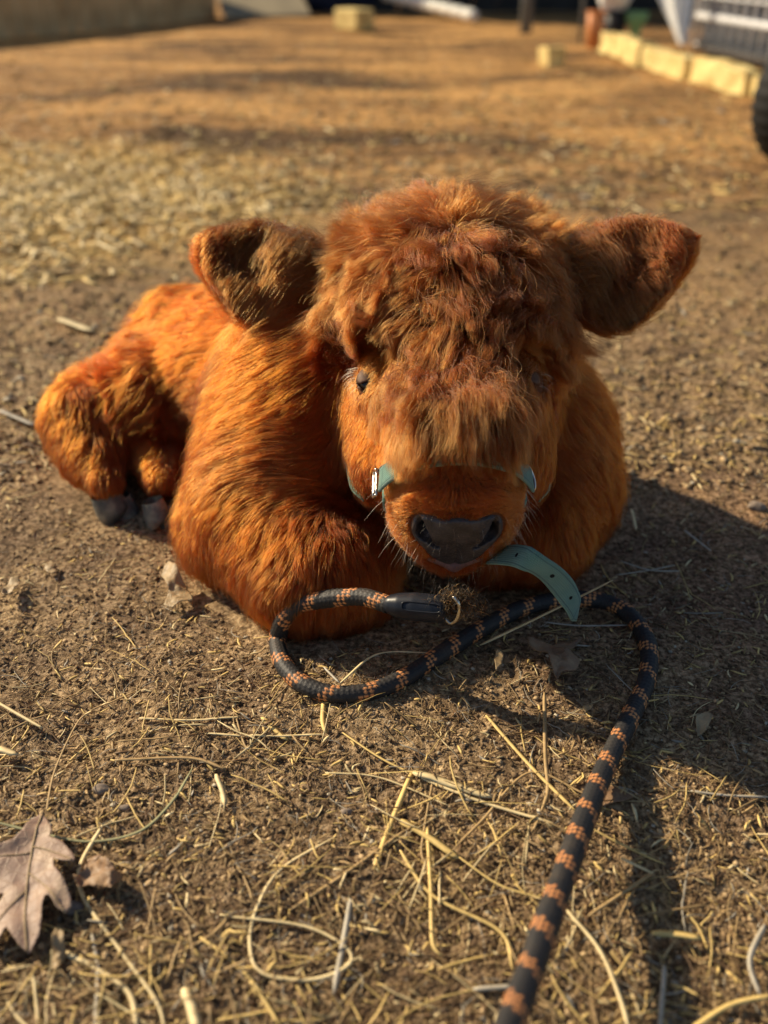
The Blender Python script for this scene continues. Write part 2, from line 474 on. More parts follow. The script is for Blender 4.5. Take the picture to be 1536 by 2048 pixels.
nV, nQ = surface_nets(*PAD)
nose = mesh_obj('nose_pad', nV, nQ, M_NOSE); adopt(nose, calf)
lF, llo, lst = build_grid(lpr, HN(0, 0, -0.034) - 0.04, HN(0, 0, -0.034) + 0.04, 0.0011, cap=0.02)
lV, lQ = surface_nets(lF, llo, lst)
lip = mesh_obj('lower_lip', lV, lQ, M_LIP); adopt(lip, calf)

def ellipsoid_mesh(c, R, r, nu=24, nv=16):
    V = []; F = []
    for j in range(nv + 1):
        th = math.pi * j / nv
        for i in range(nu):
            ph = 2 * math.pi * i / nu
            V.append(c + R @ (np.array([math.sin(th) * math.cos(ph), math.sin(th) * math.sin(ph), math.cos(th)]) * r))
    for j in range(nv):
        for i in range(nu):
            a, b = j * nu + i, j * nu + (i + 1) % nu
            F.append((a, b, b + nu, a + nu))
    return np.array(V), F

EYES = []
for s in (-1, 1):
    c = H(0.131, s * (0.0505 if s < 0 else 0.0465), -0.022)
    V, F = ellipsoid_mesh(c, HR, np.array([0.0100, 0.0084, 0.0060]))
    e = mesh_obj('eye', V, F, M_EYE); adopt(e, calf); EYES.append(c)
    # the lid: a cap of skin over the upper outer part of the ball, leaving a dark slit
    for dloc, lim, nm_ in ((np.array([-0.62, s * 0.45, 0.62]), 0.30, 'upper_eyelid'), (np.array([0.35, s * 0.55, -0.75]), 0.55, 'lower_eyelid')):
        dloc = nrm(dloc); rr_ = np.array([0.0100, 0.0084, 0.0060])
        Vl, Fl = ellipsoid_mesh(np.zeros(3), np.eye(3), np.ones(3), 40, 28)
        kp_ = [f for f in Fl if (Vl[list(f)].mean(0) @ dloc) > lim]
        us_ = sorted({q for f in kp_ for q in f}); ix_ = {q: k for k, q in enumerate(us_)}
        Vl2 = c + (Vl[us_] * rr_ * 1.10) @ HR.T
        l_ = mesh_obj(nm_, Vl2, [tuple(ix_[q] for q in f) for f in kp_], M_LID); adopt(l_, calf)
        m_ = l_.modifiers.new('thick', 'SOLIDIFY'); m_.thickness = 0.0010; m_.offset = 0

def hoof(c, yaw, pitch, L=0.030, wd=0.017):
    V, F = [], []
    n = 20; prof = [(0, 0.80), (0.3, 0.92), (0.7, 1.03), (1.0, 1.0), (1.001, 0.0)]
    for (h, r) in prof:
        for i in range(n):
            ph = 2 * math.pi * i / n
            x = math.cos(ph); y = math.sin(ph)
            notch = 1 - 0.22 * math.exp(-((ph - math.pi / 2) / 0.22) ** 2)
            V.append((x * wd * 0.62 * r * notch, y * wd * 0.5 * r * notch - h * 0.004, -h * L * (1 - 0.25 * x * (h > 0.9))))
    for j in range(len(prof) - 1):
        for i in range(n):
            a, b = j * n + i, j * n + (i + 1) % n; F.append((a, b, b + n, a + n))
    V = np.array(V)
    cy, sy, cp_, sp_ = math.cos(yaw), math.sin(yaw), math.cos(pitch), math.sin(pitch)
    Rp = np.array([[cp_, 0, sp_], [0, 1, 0], [-sp_, 0, cp_]]); Ry = np.array([[cy, -sy, 0], [sy, cy, 0], [0, 0, 1]])
    V = V @ (Ry @ Rp).T + np.array(c)
    o = mesh_obj('hoof', V, F, M_HOOF); adopt(o, calf); return o
hoof(W(206, 985, 0.850), 0.5, -0.30, 0.024, 0.024)
hoof(W(236, 992, 0.860), 0.5, -0.15, 0.024, 0.022)
hoof(W(304, 1000, 0.842), -0.2, -0.30, 0.022, 0.020)
hoof(W(328, 1008, 0.850), -0.2, -0.25, 0.022, 0.020)

# ------------------------------------------------------------------ calf: fur
reg_names = ['body', 'shoulder', 'chest_right', 'rump', 'hindleg', 'foreleg', 'neck', 'head', 'muzzle', 'earL', 'earR']
def region_weights(P):
    """soft membership of each point to each region"""
    Wt = np.zeros((len(P), len(reg_names)))
    best = {r: np.full(len(P), 9.0) for r in reg_names}
    for kind, data, k, reg, op in prims:
        if op == '-': continue
        best[reg] = np.minimum(best[reg], sd_prim(kind, data, P))
    D = np.stack([best[r] for r in reg_names], 1)
    D = D - D.min(1, keepdims=True)
    Wt = np.exp(-D / 0.008); return Wt / Wt.sum(1, keepdims=True)

tv = cV[cF]                                     # quads
triA = np.concatenate([cF[:, [0, 1, 2]], cF[:, [0, 2, 3]]])
A_, B_, C_ = cV[triA[:, 0]], cV[triA[:, 1]], cV[triA[:, 2]]
area = 0.5 * np.linalg.norm(np.cross(B_ - A_, C_ - A_), axis=1)
cen = (A_ + B_ + C_) / 3
tw = region_weights(cen)
R_IX = {r: i for i, r in enumerate(reg_names)}
dens = np.ones(len(cen)) * 1.0
dens *= 1 + 0.9 * tw[:, R_IX['head']] + 1.6 * tw[:, R_IX['muzzle']] + 0.6 * (tw[:, R_IX['earL']] + tw[:, R_IX['earR']])
dens *= np.where(cen[:, 2] < 0.004, 0.0, 1.0)
# the far side, away from the viewer's half of the yard, needs fewer strands
gn = grad(cen); back = gn[:, 1] > 0.55
dens *= np.where(back, 0.35, 1.0)
prob = area * dens; prob /= prob.sum()
NH = int(600000 * DENS)
ti = rng.choice(len(cen), NH, p=prob)
r1, r2 = rng.random(NH), rng.random(NH); q = np.sqrt(r1)
roots = (1 - q)[:, None] * A_[ti] + (q * (1 - r2))[:, None] * B_[ti] + (q * r2)[:, None] * C_[ti]

hl = toH(roots)
# bare skin: nose pad, lips, eyes
def inside_any(P, plist, margin):
    d = np.full(len(P), 9.0)
    for kind, data, k, reg, op in plist:
        if op == '+': d = np.minimum(d, sd_prim(kind, data, P))
    return d < margin
keep = ~inside_any(roots, padp, 0.0010) & ~inside_any(roots, lpr, 0.0005)
for c in EYES:
    qe = (roots - c) @ HR
    keep &= (np.abs(qe[:, 0]) / 0.0100) ** 2 + (qe[:, 2] / 0.0062) ** 2 + (qe[:, 1] / 0.02) ** 2 > 1
roots = roots[keep]; hl = hl[keep]; NH = len(roots)
Wt = region_weights(roots)
nor = grad(roots)
ru = lambda n=None: rng.random(n or NH)

def flows(P, hl, Wt, nor):
    n = len(P)
    Fl = np.zeros((n, 3)); w_ = lambda r: Wt[:, R_IX[r]][:, None]
    one = lambda v: np.tile(np.array(v, float), (n, 1))
    nz = np.stack([vnoise(P, 14, 11), vnoise(P, 14, 12), vnoise(P, 14, 13)], 1)
    nz2 = np.stack([vnoise(P, 38, 14), vnoise(P, 38, 15), vnoise(P, 38, 16)], 1)
    Fl += w_('body') * (one((-0.70, 0.35, -0.35)) + 0.35 * nz)
    Fl += w_('shoulder') * (one((-0.85, 0.10, -0.30)) + 0.30 * nz + 0.15 * nz2)
    Fl += w_('neck') * (np.where(P[:, :1] < 0.03, one((-0.5, 0.3, -0.7)), one((0.6, 0.2, -0.7))) + 0.25 * nz)
    Fl += w_('chest_right') * (one((0.45, -0.05, -0.85)) + 0.25 * nz + 0.15 * nz2)
    Fl += w_('rump') * (one((-0.45, -0.15, -0.75)) + 0.55 * nz + 0.35 * nz2)
    Fl += w_('hindleg') * (one((-0.15, -0.2, -0.95)) + 0.3 * nz)
    Fl += w_('foreleg') * (one((0.05, -0.35, -0.85)) + 0.55 * nz + 0.25 * nz2)
    # head: hair radiates from a whorl near the poll
    wh = np.stack([hl[:, 0] - 0.03, hl[:, 1] * 1.15, np.zeros(n)], 1)
    wr = np.linalg.norm(wh, axis=1, keepdims=True)
    sw = np.stack([wh[:, 0] + 0.35 * wh[:, 1], wh[:, 1] - 0.35 * wh[:, 0], 0 * wh[:, 0]], 1)
    hd = nrm(sw) * 1.0 + np.array([0.25, 0, -0.1])
    down = smooth01(-hl[:, 2], 0.03, 0.08)[:, None]
    hd = hd * (1 - down) + down * (np.array([0.65, 0, -0.75]) + np.sign(hl[:, 1:2]) * np.array([0, 0.15, 0]))
    crown = smooth01(hl[:, 0], 0.17, 0.12)[:, None]
    nz3 = np.stack([vnoise(P, 75, 17), vnoise(P, 75, 18), vnoise(P, 75, 19)], 1)
    Fl += w_('head') * (hd @ HR.T * (1 - 0.25 * crown) + (0.25 + 0.55 * crown) * nz2 + 0.55 * crown * nz3 + 0.2 * crown * nz)
    mz = np.stack([-0.25 + 0 * hl[:, 0], 1.0 * np.sign(hl[:, 1]) * smooth01(np.abs(hl[:, 1]), 0.0, 0.03), -0.5 - 0.4 * smooth01(-hl[:, 2], 0.05, 0.08)], 1)
    chin = smooth01(-hl[:, 2], 0.066, 0.082)[:, None]
    mzz = mz * (1 - chin) + chin * (np.array([0.45, 0, -0.85]) + np.stack([0 * hl[:, 1], hl[:, 1] * 14, 0 * hl[:, 1]], 1))
    Fl += w_('muzzle') * (mzz @ HR.T + 0.2 * nz2)
    for e in ('earL', 'earR'):
        mid_, R_, L_ = EARS[e]; ql = (P - mid_) @ R_
        inner = (ql[:, 2] > 0.0) & (np.abs(ql[:, 0]) < L_ * 0.42)
        v = np.where(inner[:, None], np.stack([0.25 + 0 * ql[:, 0], 0.85 + 0 * ql[:, 0], 0.35 + 0 * ql[:, 0]], 1),
                     np.stack([0.9 + 0 * ql[:, 0], ql[:, 1] * 12, 0 * ql[:, 0]], 1))
        Fl += w_(e) * (v @ R_.T + 0.25 * nz2)
    return Fl

FL = flows(roots, hl, Wt, nor)
tong = np.clip(Wt[:, R_IX['head']] + Wt[:, R_IX['muzzle']], 0, 1) * smooth01(hl[:, 0], 0.225, 0.21) * smooth01(hl[:, 0], 0.10, 0.15) * smooth01(np.abs(hl[:, 1]), 0.045, 0.025) * smooth01(-hl[:, 2], 0.05, 0.03)
FL = FL * (1 - 0.7 * tong[:, None]) + tong[:, None] * (E1 + np.sign(hl[:, 1:2]) * 0.12 * ES)
def wsum(d): return sum(Wt[:, R_IX[k]] * v for k, v in d.items())
Lr = dict(body=0.036, shoulder=0.034, neck=0.028, chest_right=0.036, rump=0.044, hindleg=0.016, foreleg=0.026, head=0.017, muzzle=0.009, earL=0.017, earR=0.017)
Hr = dict(body=0.014, shoulder=0.012, neck=0.010, chest_right=0.014, rump=0.016, hindleg=0.006, foreleg=0.011, head=0.005, muzzle=0.0035, earL=0.006, earR=0.006)
Li = dict(body=0.35, shoulder=0.30, neck=0.3, chest_right=0.32, rump=0.50, hindleg=0.3, foreleg=0.45, head=0.45, muzzle=0.5, earL=0.35, earR=0.35)
Cl = dict(body=0.60, shoulder=0.50, neck=0.40, chest_right=0.55, rump=0.85, hindleg=0.4, foreleg=0.6, head=0.45, muzzle=0.2, earL=0.3, earR=0.3)
Cu = dict(body=0.0022, shoulder=0.0016, neck=0.0012, chest_right=0.0020, rump=0.0040, hindleg=0.001, foreleg=0.0022, head=0.0012, muzzle=0.0003, earL=0.0006, earR=0.0006)
Len, Hgt, Lift, Clump, Curl = map(wsum, (Lr, Hr, Li, Cl, Cu))
# forelock: long woolly curls on the poll and forehead, falling over the face in a narrowing tongue
fw = 0.072 - 0.051 * smooth01(hl[:, 0], 0.09, 0.19)
HM = np.clip(Wt[:, R_IX['head']] + Wt[:, R_IX['muzzle']], 0, 1)
fore = HM * smooth01(np.abs(hl[:, 1]), fw + 0.008, fw - 0.010) * smooth01(hl[:, 0], 0.212, 0.198) * smooth01(-hl[:, 2], 0.055, 0.035)
fore = np.where(hl[:, 0] < 0.02, Wt[:, R_IX['head']] * smooth01(-hl[:, 2], 0.10, 0.07), fore)
for c in EYES:
    qe = hl - toH(c); fore = fore * (1 - smooth01(np.hypot(qe[:, 0] + 0.012, qe[:, 1] * 0.9), *((0.032, 0.018) if (HR.T @ (c - P0))[1] < 0 else (0.024, 0.010))))
FORE = fore
Len = Len + fore * (0.038 - 0.008 * smooth01(hl[:, 0], 0.07, 0.17))
Hgt = Hgt + fore * (0.036 - 0.018 * smooth01(hl[:, 0], 0.06, 0.16)); Len = Len + 0.016 * tong * fore; Curl = Curl * (1 - 0.5 * tong)
midt = HM * smooth01(hl[:, 0], 0.155, 0.175) * smooth01(hl[:, 0], 0.222, 0.212) * smooth01(np.abs(hl[:, 1]), 0.034, 0.020) * smooth01(-hl[:, 2], 0.05, 0.03)
Len = Len + 0.016 * midt; Hgt = Hgt + 0.012 * midt; Lift = Lift + 0.15 * midt; fore = np.maximum(fore, 0.6 * midt)
Lift = Lift + fore * 0.35
Clump = Clump + fore * 0.42
Curl = Curl + fore * 0.0040
for e in ('earL', 'earR'):
    mid_, R_, L_ = EARS[e]; ql = (roots - mid_) @ R_
    inner = Wt[:, R_IX[e]] * ((ql[:, 2] > -0.002) & (np.abs(ql[:, 0] + 0.012) < L_ * 0.40))
    tear = inner if e == 'earL' else tear + inner; Len += inner * 0.016 * smooth01(ql[:, 0], 0.03, -0.01); Hgt += inner * 0.003; Clump += inner * 0.25; Curl += inner * 0.001
chin = Wt[:, R_IX['muzzle']] * smooth01(-hl[:, 2], 0.068, 0.080)
Len += chin * 0.010; Lift += chin * 0.2
fly = ru() < 0.07
Len = np.where(fly, Len * 1.25, Len); Lift = np.where(fly, Lift + 0.25, Lift); Clump = np.where(fly, 0.1, Clump)
Len *= (0.55 + 0.6 * ru()); Hgt *= (0.15 + 1.0 * ru())
tone = np.clip(0.4 * tear + 0.45 * (Wt[:, R_IX['earL']] + Wt[:, R_IX['earR']]) + 0.72 * fore + (0.42 - 0.25 * fore) * vnoise(roots, 22, 21), 0, 1)
dm = (hl[:, 0] > 0.18) * Wt[:, R_IX['muzzle']]
pale = np.clip(0.45 * dm * smooth01(np.abs(hl[:, 1]), 0.012, 0.03) + 0.6 * chin + 0.10 * vnoise(roots, 45, 22), 0, 0.9)
for c in EYES:
    qe = np.linalg.norm((roots - c - HR @ np.array([-0.012, 0, 0.004])) * 1.0, axis=1)
    near = smooth01(qe, 0.030, 0.014); pale = np.maximum(pale, 0.55 * near); Len = Len * (1 - 0.6 * near); Curl *= (1 - near); Hgt *= 1 - 0.6 * near

padd = np.full(NH, 9.0)
for kd_, da_, k_, rg_, op_ in padp: padd = np.minimum(padd, sd_prim(kd_, da_, roots))
np_ = smooth01(padd, 0.012, 0.002) * (hl[:, 2] > -0.075); Len *= 1 - 0.65 * np_; Lift = Lift * (1 - 0.5 * np_)
FL = FL + (np_ * 1.6)[:, None] * nrm(roots - HN(-0.03, 0, -0.005))
# under the noseband the fur is pressed flat
BAND_A = 0.211; BAND_S = 0.16
def band_mask(hl): return smooth01(np.abs(hl[:, 0] - (BAND_A + BAND_S * (hl[:, 2] + 0.02))), 0.018, 0.012)
bm_ = band_mask(hl) * (Wt[:, R_IX['head']] + Wt[:, R_IX['muzzle']] > 0.5) * (1 - np.clip(fore * 3, 0, 1))
Len = np.where(bm_ > 0.5, 0.004, Len); Hgt = np.where(bm_ > 0.5, 0.001, Hgt)

K = 10
def grow(roots, nor, FL, Len, Hgt, Lift, frizz):
    n = len(roots); P = np.zeros((K, n, 3)); P[0] = roots - nor * 0.002
    p = roots.copy(); g_ = nor
    for k in range(1, K):
        t_ = k / (K - 1)
        tang = FL - (FL * g_).sum(1, keepdims=True) * g_; tang = nrm(tang)
        lf = (Lift * (1 - t_) + 0.04)[:, None]
        d_ = nrm(tang * (1 - lf) + g_ * lf)
        fr = np.stack([vnoise(p, 120, 31), vnoise(p, 120, 32), vnoise(p, 120, 33)], 1) * frizz[:, None]
        p = p + (nrm(d_ + fr)) * (Len / (K - 1))[:, None]
        g_ = grad(p); dd = dist(p)
        tg = Hgt * (t_ ** 0.6)
        push = np.where(dd < tg, (tg - dd) * 0.6, np.where(dd > tg * 1.6 + 0.004, (tg * 1.6 + 0.004 - dd) * 0.5, 0))
        p = p + g_ * push[:, None]
        p[:, 2] = np.maximum(p[:, 2], 0.0005)
        P[k] = p
    return P

frz = 0.25 + 0.5 * np.clip(FORE, 0, 1) + 0.3 * Wt[:, R_IX['rump']]
PP = grow(roots, nor, FL, Len, Hgt, Lift, frz)
# locks: two levels of guides
def clump(PP, spacing, strength, power, curl, turns, seed, spread=0.3):
    r_ = np.random.default_rng(seed)
    n = PP.shape[1]
    cell = np.floor(roots / spacing).astype(np.int64)
    key = (cell[:, 0] * 73856093) ^ (cell[:, 1] * 19349663) ^ (cell[:, 2] * 83492791)
    perm = r_.permutation(n); _, first = np.unique(key[perm], return_index=True)
    gi = perm[first]
    kd = kdtree.KDTree(len(gi))
    for j, i in enumerate(gi): kd.insert(roots[i] + r_.normal(0, spacing * 0.15, 3), j)
    kd.balance()
    near_ = np.fromiter((kd.find(p)[1] for p in roots), dtype=np.int64, count=n)
    gp = PP[:, gi].copy()
    ax = nrm(gp[-1] - gp[0]); up = nor[gi]
    b1 = nrm(np.cross(ax, up)); b2 = np.cross(ax, b1)
    ph = r_.uniform(0, 6.28, len(gi)); tn = turns * r_.uniform(0.6, 1.3, len(gi)) * np.where(r_.random(len(gi)) < 0.5, 1, -1)
    am = curl[gi] * r_.uniform(0.5, 1.5, len(gi))
    for k in range(K):
        t_ = k / (K - 1); an = ph + 6.283 * tn * t_; a_ = am * (t_ ** 0.8)
        gp[k] += (a_ * np.cos(an) - am * 0)[:, None] * b1 + (a_ * np.sin(an))[:, None] * b2
    st = strength * r_.uniform(0.6, 1.15, len(gi))[near_]; st = np.where(fly, 0.15, np.clip(st, 0, 0.96))
    j0 = r_.normal(0, 1, (n, 3)) * 0.0012; j1 = r_.normal(0, 1, (n, 3)) * 0.0010
    jit = [j0 * (k / (K - 1)) + j1 * math.sin(5 * k / (K - 1)) for k in range(K)]
    for k in range(1, K):
        t_ = k / (K - 1); c_ = (st * (t_ ** power))[:, None]
        tgt = gp[k][near_] + (roots - roots[gi][near_]) * spread + jit[k]
        PP[k] = PP[k] * (1 - c_) + tgt * c_
    return PP
print('hairs', NH)
PP = clump(PP, 0.0050, Clump * 0.7, 1.0, Curl * 0.6, 1.2, 5)
PP = clump(PP, 0.0105, Clump * 0.85, 1.0, Curl * 1.2, 1.3, 6, 0.4)
PP = clump(PP, 0.024, Clump * 0.55 * (1 - 0.5 * FORE), 1.3, Curl * 1.5, 0.6, 8, 0.6)
PP[:, :, 2] = np.maximum(PP[:, :, 2], 0.0005)

def add_hair(name, P, rad, mat, parent, attrs=None):
    """P (K,n,3); rad (n,) root radius"""
    Kk, n, _ = P.shape
    hc = bpy.data.hair_curves.new(name); hc.add_curves([Kk] * n)
    pos = np.ascontiguousarray(P.transpose(1, 0, 2)).astype(np.float32)
    hc.attributes['position'].data.foreach_set('vector', pos.ravel())
    tt = np.linspace(0, 1, Kk)
    rr = rad[:, None] * (1 - 0.85 * tt[None, :] ** 1.5)
    at = hc.attributes.get('radius') or hc.attributes.new('radius', 'FLOAT', 'POINT')
    at.data.foreach_set('value', rr.astype(np.float32).ravel())
    for an, av in (attrs or {}).items():
        a_ = hc.attributes.new(an, 'FLOAT', 'CURVE'); a_.data.foreach_set('value', av.astype(np.float32))
    hc.materials.append(mat)
    o = bpy.data.objects.new(name, hc); COL.objects.link(o)
    if parent is not None: adopt(o, parent)
    return o

is_fl = (FORE > 0.3)
is_ear = (Wt[:, R_IX['earL']] + Wt[:, R_IX['earR']]) > 0.5
RAD = 0.00013 + 0.00007 * ru()
RAD *= np.where(Wt[:, R_IX['muzzle']] > 0.5, 0.75, 1.0) * np.where(np.linalg.norm(roots - np.array([0.04, 0.6, 0.15]), axis=1) > 0.3, 1.5, 1.0) / math.sqrt(min(1, max(DENS, 0.2)))
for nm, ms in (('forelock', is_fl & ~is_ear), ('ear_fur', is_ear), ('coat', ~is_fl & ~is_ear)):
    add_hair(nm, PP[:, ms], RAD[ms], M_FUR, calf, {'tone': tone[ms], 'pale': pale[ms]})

def bristles(name, P_, D_, L_, bend, rad, n_seg=6, mat=None, pale_=0.9):
    n = len(P_); Q = np.zeros((n_seg, n, 3)); Q[0] = P_; d = nrm(D_)
    for k in range(1, n_seg):
        d = nrm(d + bend / n_seg + rng.normal(0, 0.05, (n, 3))); Q[k] = Q[k - 1] + d * (L_ / (n_seg - 1))[:, None]
    return add_hair(name, Q, np.full(n, rad), mat, calf, {'tone': np.zeros(n), 'pale': np.full(n, pale_)})
M_BRIST = fur_material('pale_bristle', (0.34, 0.26, 0.18), (0.55, 0.45, 0.32))
wm = np.nonzero((Wt[:, R_IX['muzzle']] > 0.6) & (hl[:, 0] > 0.205) & (hl[:, 2] < -0.02))[0]
wi = rng.choice(wm, 130, replace=False)
bristles('whiskers', roots[wi], nor[wi] * 0.8 + (HR @ np.array([0.5, 0, -0.6]))[None] + rng.normal(0, 0.25, (130, 3)), rng.uniform(0.010, 0.026, 130), np.array([0, 0, -0.5]), 0.00009, mat=M_BRIST, pale_=0.0)
pv = np.array(nV); pk = pv[((pv - FC) @ HR)[:, 0] > -0.02]; pw = pk[rng.choice(len(pk), 70)]
bristles('nose_hairs', pw, nrm(pw - HN(-0.03, 0, 0.0)) + rng.normal(0, 0.3, (70, 3)), rng.uniform(0.004, 0.010, 70), np.array([0, 0, -0.6]), 0.00006, mat=M_BRIST, pale_=0.0)
for s, c in zip((-1, 1), EYES):
    n = 26 if s < 0 else 10; al = rng.uniform(0.25, 0.8, n) * math.pi
    loc_ = np.stack([-np.cos(al) * 0.013, s * np.sin(al) * 0.0105, 0.004 + 0 * al], 1)
    dd_ = np.stack([-0.15 - 0.5 * np.cos(al), s * (0.9 + 0 * al), 0.1 + 0 * al], 1)
    bristles('eyelashes', c + loc_ @ HR.T, dd_ @ HR.T + rng.normal(0, 0.12, (n, 3)), rng.uniform(0.007, 0.013, n), np.array([0, -0.2, -1.6]), 0.00010, mat=M_BRIST, pale_=0.0)

# ------------------------------------------------------------------ swept shapes
def frames(path):
    T = nrm(np.gradient(path, axis=0))
    u0 = np.array([0, 0, 1.0]) if abs(T[0][2]) < 0.9 else np.array([1.0, 0, 0])
    n0 = u0 - T[0] * (T[0] @ u0); n0 = nrm(n0); N = [n0]
    for i in range(1, len(T)):
        v = N[-1] - T[i] * (N[-1] @ T[i]); N.append(nrm(v))
    N = np.array(N); return T, N, np.cross(T, N)
def resample(pts, step):
    pts = np.array(pts, float)
    # Catmull-Rom through the points, then even spacing
    P = np.vstack([2 * pts[0] - pts[1], pts, 2 * pts[-1] - pts[-2]]); out = []
    for i in range(1, len(P) - 2):
        for t_ in np.linspace(0, 1, 24, endpoint=False):
            a, b, c, d = P[i - 1], P[i], P[i + 1], P[i + 2]
            out.append(0.5 * ((2 * b) + (c - a) * t_ + (2 * a - 5 * b + 4 * c - d) * t_ ** 2 + (3 * b - a - 3 * c + d) * t_ ** 3))
    out.append(P[-2]); out = np.array(out)
    L = np.r_[0, np.cumsum(np.linalg.norm(np.diff(out, axis=0), axis=1))]
    m = max(3, int(L[-1] / step)); q = np.linspace(0, L[-1], m)
    return np.stack([np.interp(q, L, out[:, i]) for i in range(3)], 1), L[-1]
def tube(path, rad, n=16, cap=True):
    T, N, B = frames(path); m = len(path)
    rad = np.broadcast_to(rad, (m,)); ph = np.linspace(0, 2 * np.pi, n, endpoint=False)
    V = path[:, None, :] + rad[:, None, None] * (np.cos(ph)[None, :, None] * N[:, None, :] + np.sin(ph)[None, :, None] * B[:, None, :])
    i = np.arange(m - 1)[:, None] * n; j = np.arange(n)[None, :]; j2 = (j + 1) % n
    F = np.stack([i + j, i + j2, i + n + j2, i + n + j], -1).reshape(-1, 4)
    V = V.reshape(-1, 3)
    F = [tuple(f) for f in F.tolist()]
    if cap: F += [tuple(range(n))[::-1], tuple(range((m - 1) * n, m * n))]
    return V, F
def strip(path, wdir, width, thick):
    """flat strap: section of 8 points so the edges stay rounded; returns V, F, uv-like attrs"""
    T = nrm(np.gradient(path, axis=0)); Wd = wdir - T * (wdir * T).sum(1, keepdims=True); Wd = nrm(Wd); Nn = np.cross(T, Wd)
    w_ = np.broadcast_to(width, (len(path),))
    offs = [(-1, 0), (-0.93, 1), (-0.4, 1), (0, 1), (0.4, 1), (0.93, 1), (1, 0), (0.93, -1), (0.4, -1), (0, -1), (-0.4, -1), (-0.93, -1)]
    n = len(offs); m = len(path); L = np.r_[0, np.cumsum(np.linalg.norm(np.diff(path, axis=0), axis=1))]
    V = np.stack([path + Wd * (a * w_ / 2)[:, None] + Nn * (b * thick / 2) for a, b in offs], 1).reshape(-1, 3)
    uu = np.tile(np.array([a for a, b in offs]), m); vv = np.repeat(L, n)
    i = np.arange(m - 1)[:, None] * n; j = np.arange(n)[None, :]; j2 = (j + 1) % n
    F = np.stack([i + j, i + j2, i + n + j2, i + n + j], -1).reshape(-1, 4)
    F = [tuple(f) for f in F.tolist()] + [tuple(range(n))[::-1], tuple(range((m - 1) * n, m * n))]
    return V, F, np.stack([uu, vv, np.full(len(uu), L[-1])], 1)

# ------------------------------------------------------------------ teal halter
t = NT('teal_webbing'); a = t.attr('uvl'); sp_ = t.n('ShaderNodeSeparateXYZ'); t.l(a.outputs['Vector'], sp_.inputs[0])
U_, V_, LL_ = sp_.outputs
rib = t.math('SINE', t.math('MULTIPLY', V_, 2 * math.pi / 0.0011))
crs = t.math('SINE', t.math('MULTIPLY', U_, 2 * math.pi * 5.5))
wv = t.math('MULTIPLY', t.math('ADD', rib, 1.0), t.math('ADD', crs, 1.6))
edge = t.math('COMPARE', t.math('ABSOLUTE', U_), 0.72); edge.node.inputs[2].default_value = 0.06
e1 = t.math('COMPARE', V_, 0.006); e1.node.inputs[2].default_value = 0.0006
e2 = t.math('COMPARE', t.math('SUBTRACT', LL_, V_), 0.006); e2.node.inputs[2].default_value = 0.0006
st_ = t.math('MAXIMUM', edge, t.math('MAXIMUM', e1, e2))
cc = t.mix(t.noise(t.obj(), 90, 5), (0.11, 0.31, 0.26), (0.26, 0.53, 0.45))
cc = t.mix(t.math('MULTIPLY', t.noise(t.obj(), 25, 4), 0.5), cc, (0.13, 0.19, 0.14))
cc = t.mix(t.math('MULTIPLY', st_, 0.6), cc, (0.03, 0.12, 0.13))
t.l(cc, t.b.inputs['Base Color']); t.b.inputs['Roughness'].default_value = 0.85
t.b.inputs['Sheen Weight'].default_value = 0.25
t.bump(wv, 0.7, 0.0005)
M_TEAL = t.m
M_STEEL = plain('nickel_metal', (0.55, 0.54, 0.5), (0.7, 0.68, 0.62), rough=0.25, metal=1.0, bump=0.1)

def ring_path(a_of_n, offset, th0, th1, n=60):
    out = []
    for th in np.linspace(th0, th1, n):
        r = 0.015; c0 = np.array([0, 0, -0.050])
        for it in range(200):
            q = np.array([0, math.sin(th) * r, -0.050 + math.cos(th) * r]); q[0] = a_of_n(q[2])
            p = P0 + HR @ (q * np.array([HSC[0], 1, 1]))
            if dist(p[None])[0] > offset: break
            r += 0.0008
        out.append(p)
    out = np.array(out)
    for _ in range(3): out[1:-1] = (out[:-2] + out[1:-1] * 2 + out[2:]) / 4
    return out
an = lambda n_: BAND_A + BAND_S * (n_ + 0.02)
halter = empty('halter', H(BAND_A, 0, -0.04))
tag(halter, 'teal webbing halter buckled round the muzzle of the calf', 'halter')
nb = ring_path(an, 0.0055, -1.08, 1.08, 70)
wd = np.tile(E1, (len(nb), 1))
V, F, uvl = strip(nb, wd, 0.0175, 0.0022)
adopt(mesh_obj('nose_band', V, F, M_TEAL, attrs={'uvl': uvl}), halter)
cbp = ring_path(an, 0.0005, 1.35, 2 * math.pi - 1.35, 60)
V, F, uvl = strip(cbp, np.tile(E1, (len(cbp), 1)), 0.0165, 0.0022)
adopt(mesh_obj('chin_strap', V, F, M_TEAL, attrs={'uvl': uvl}), halter)
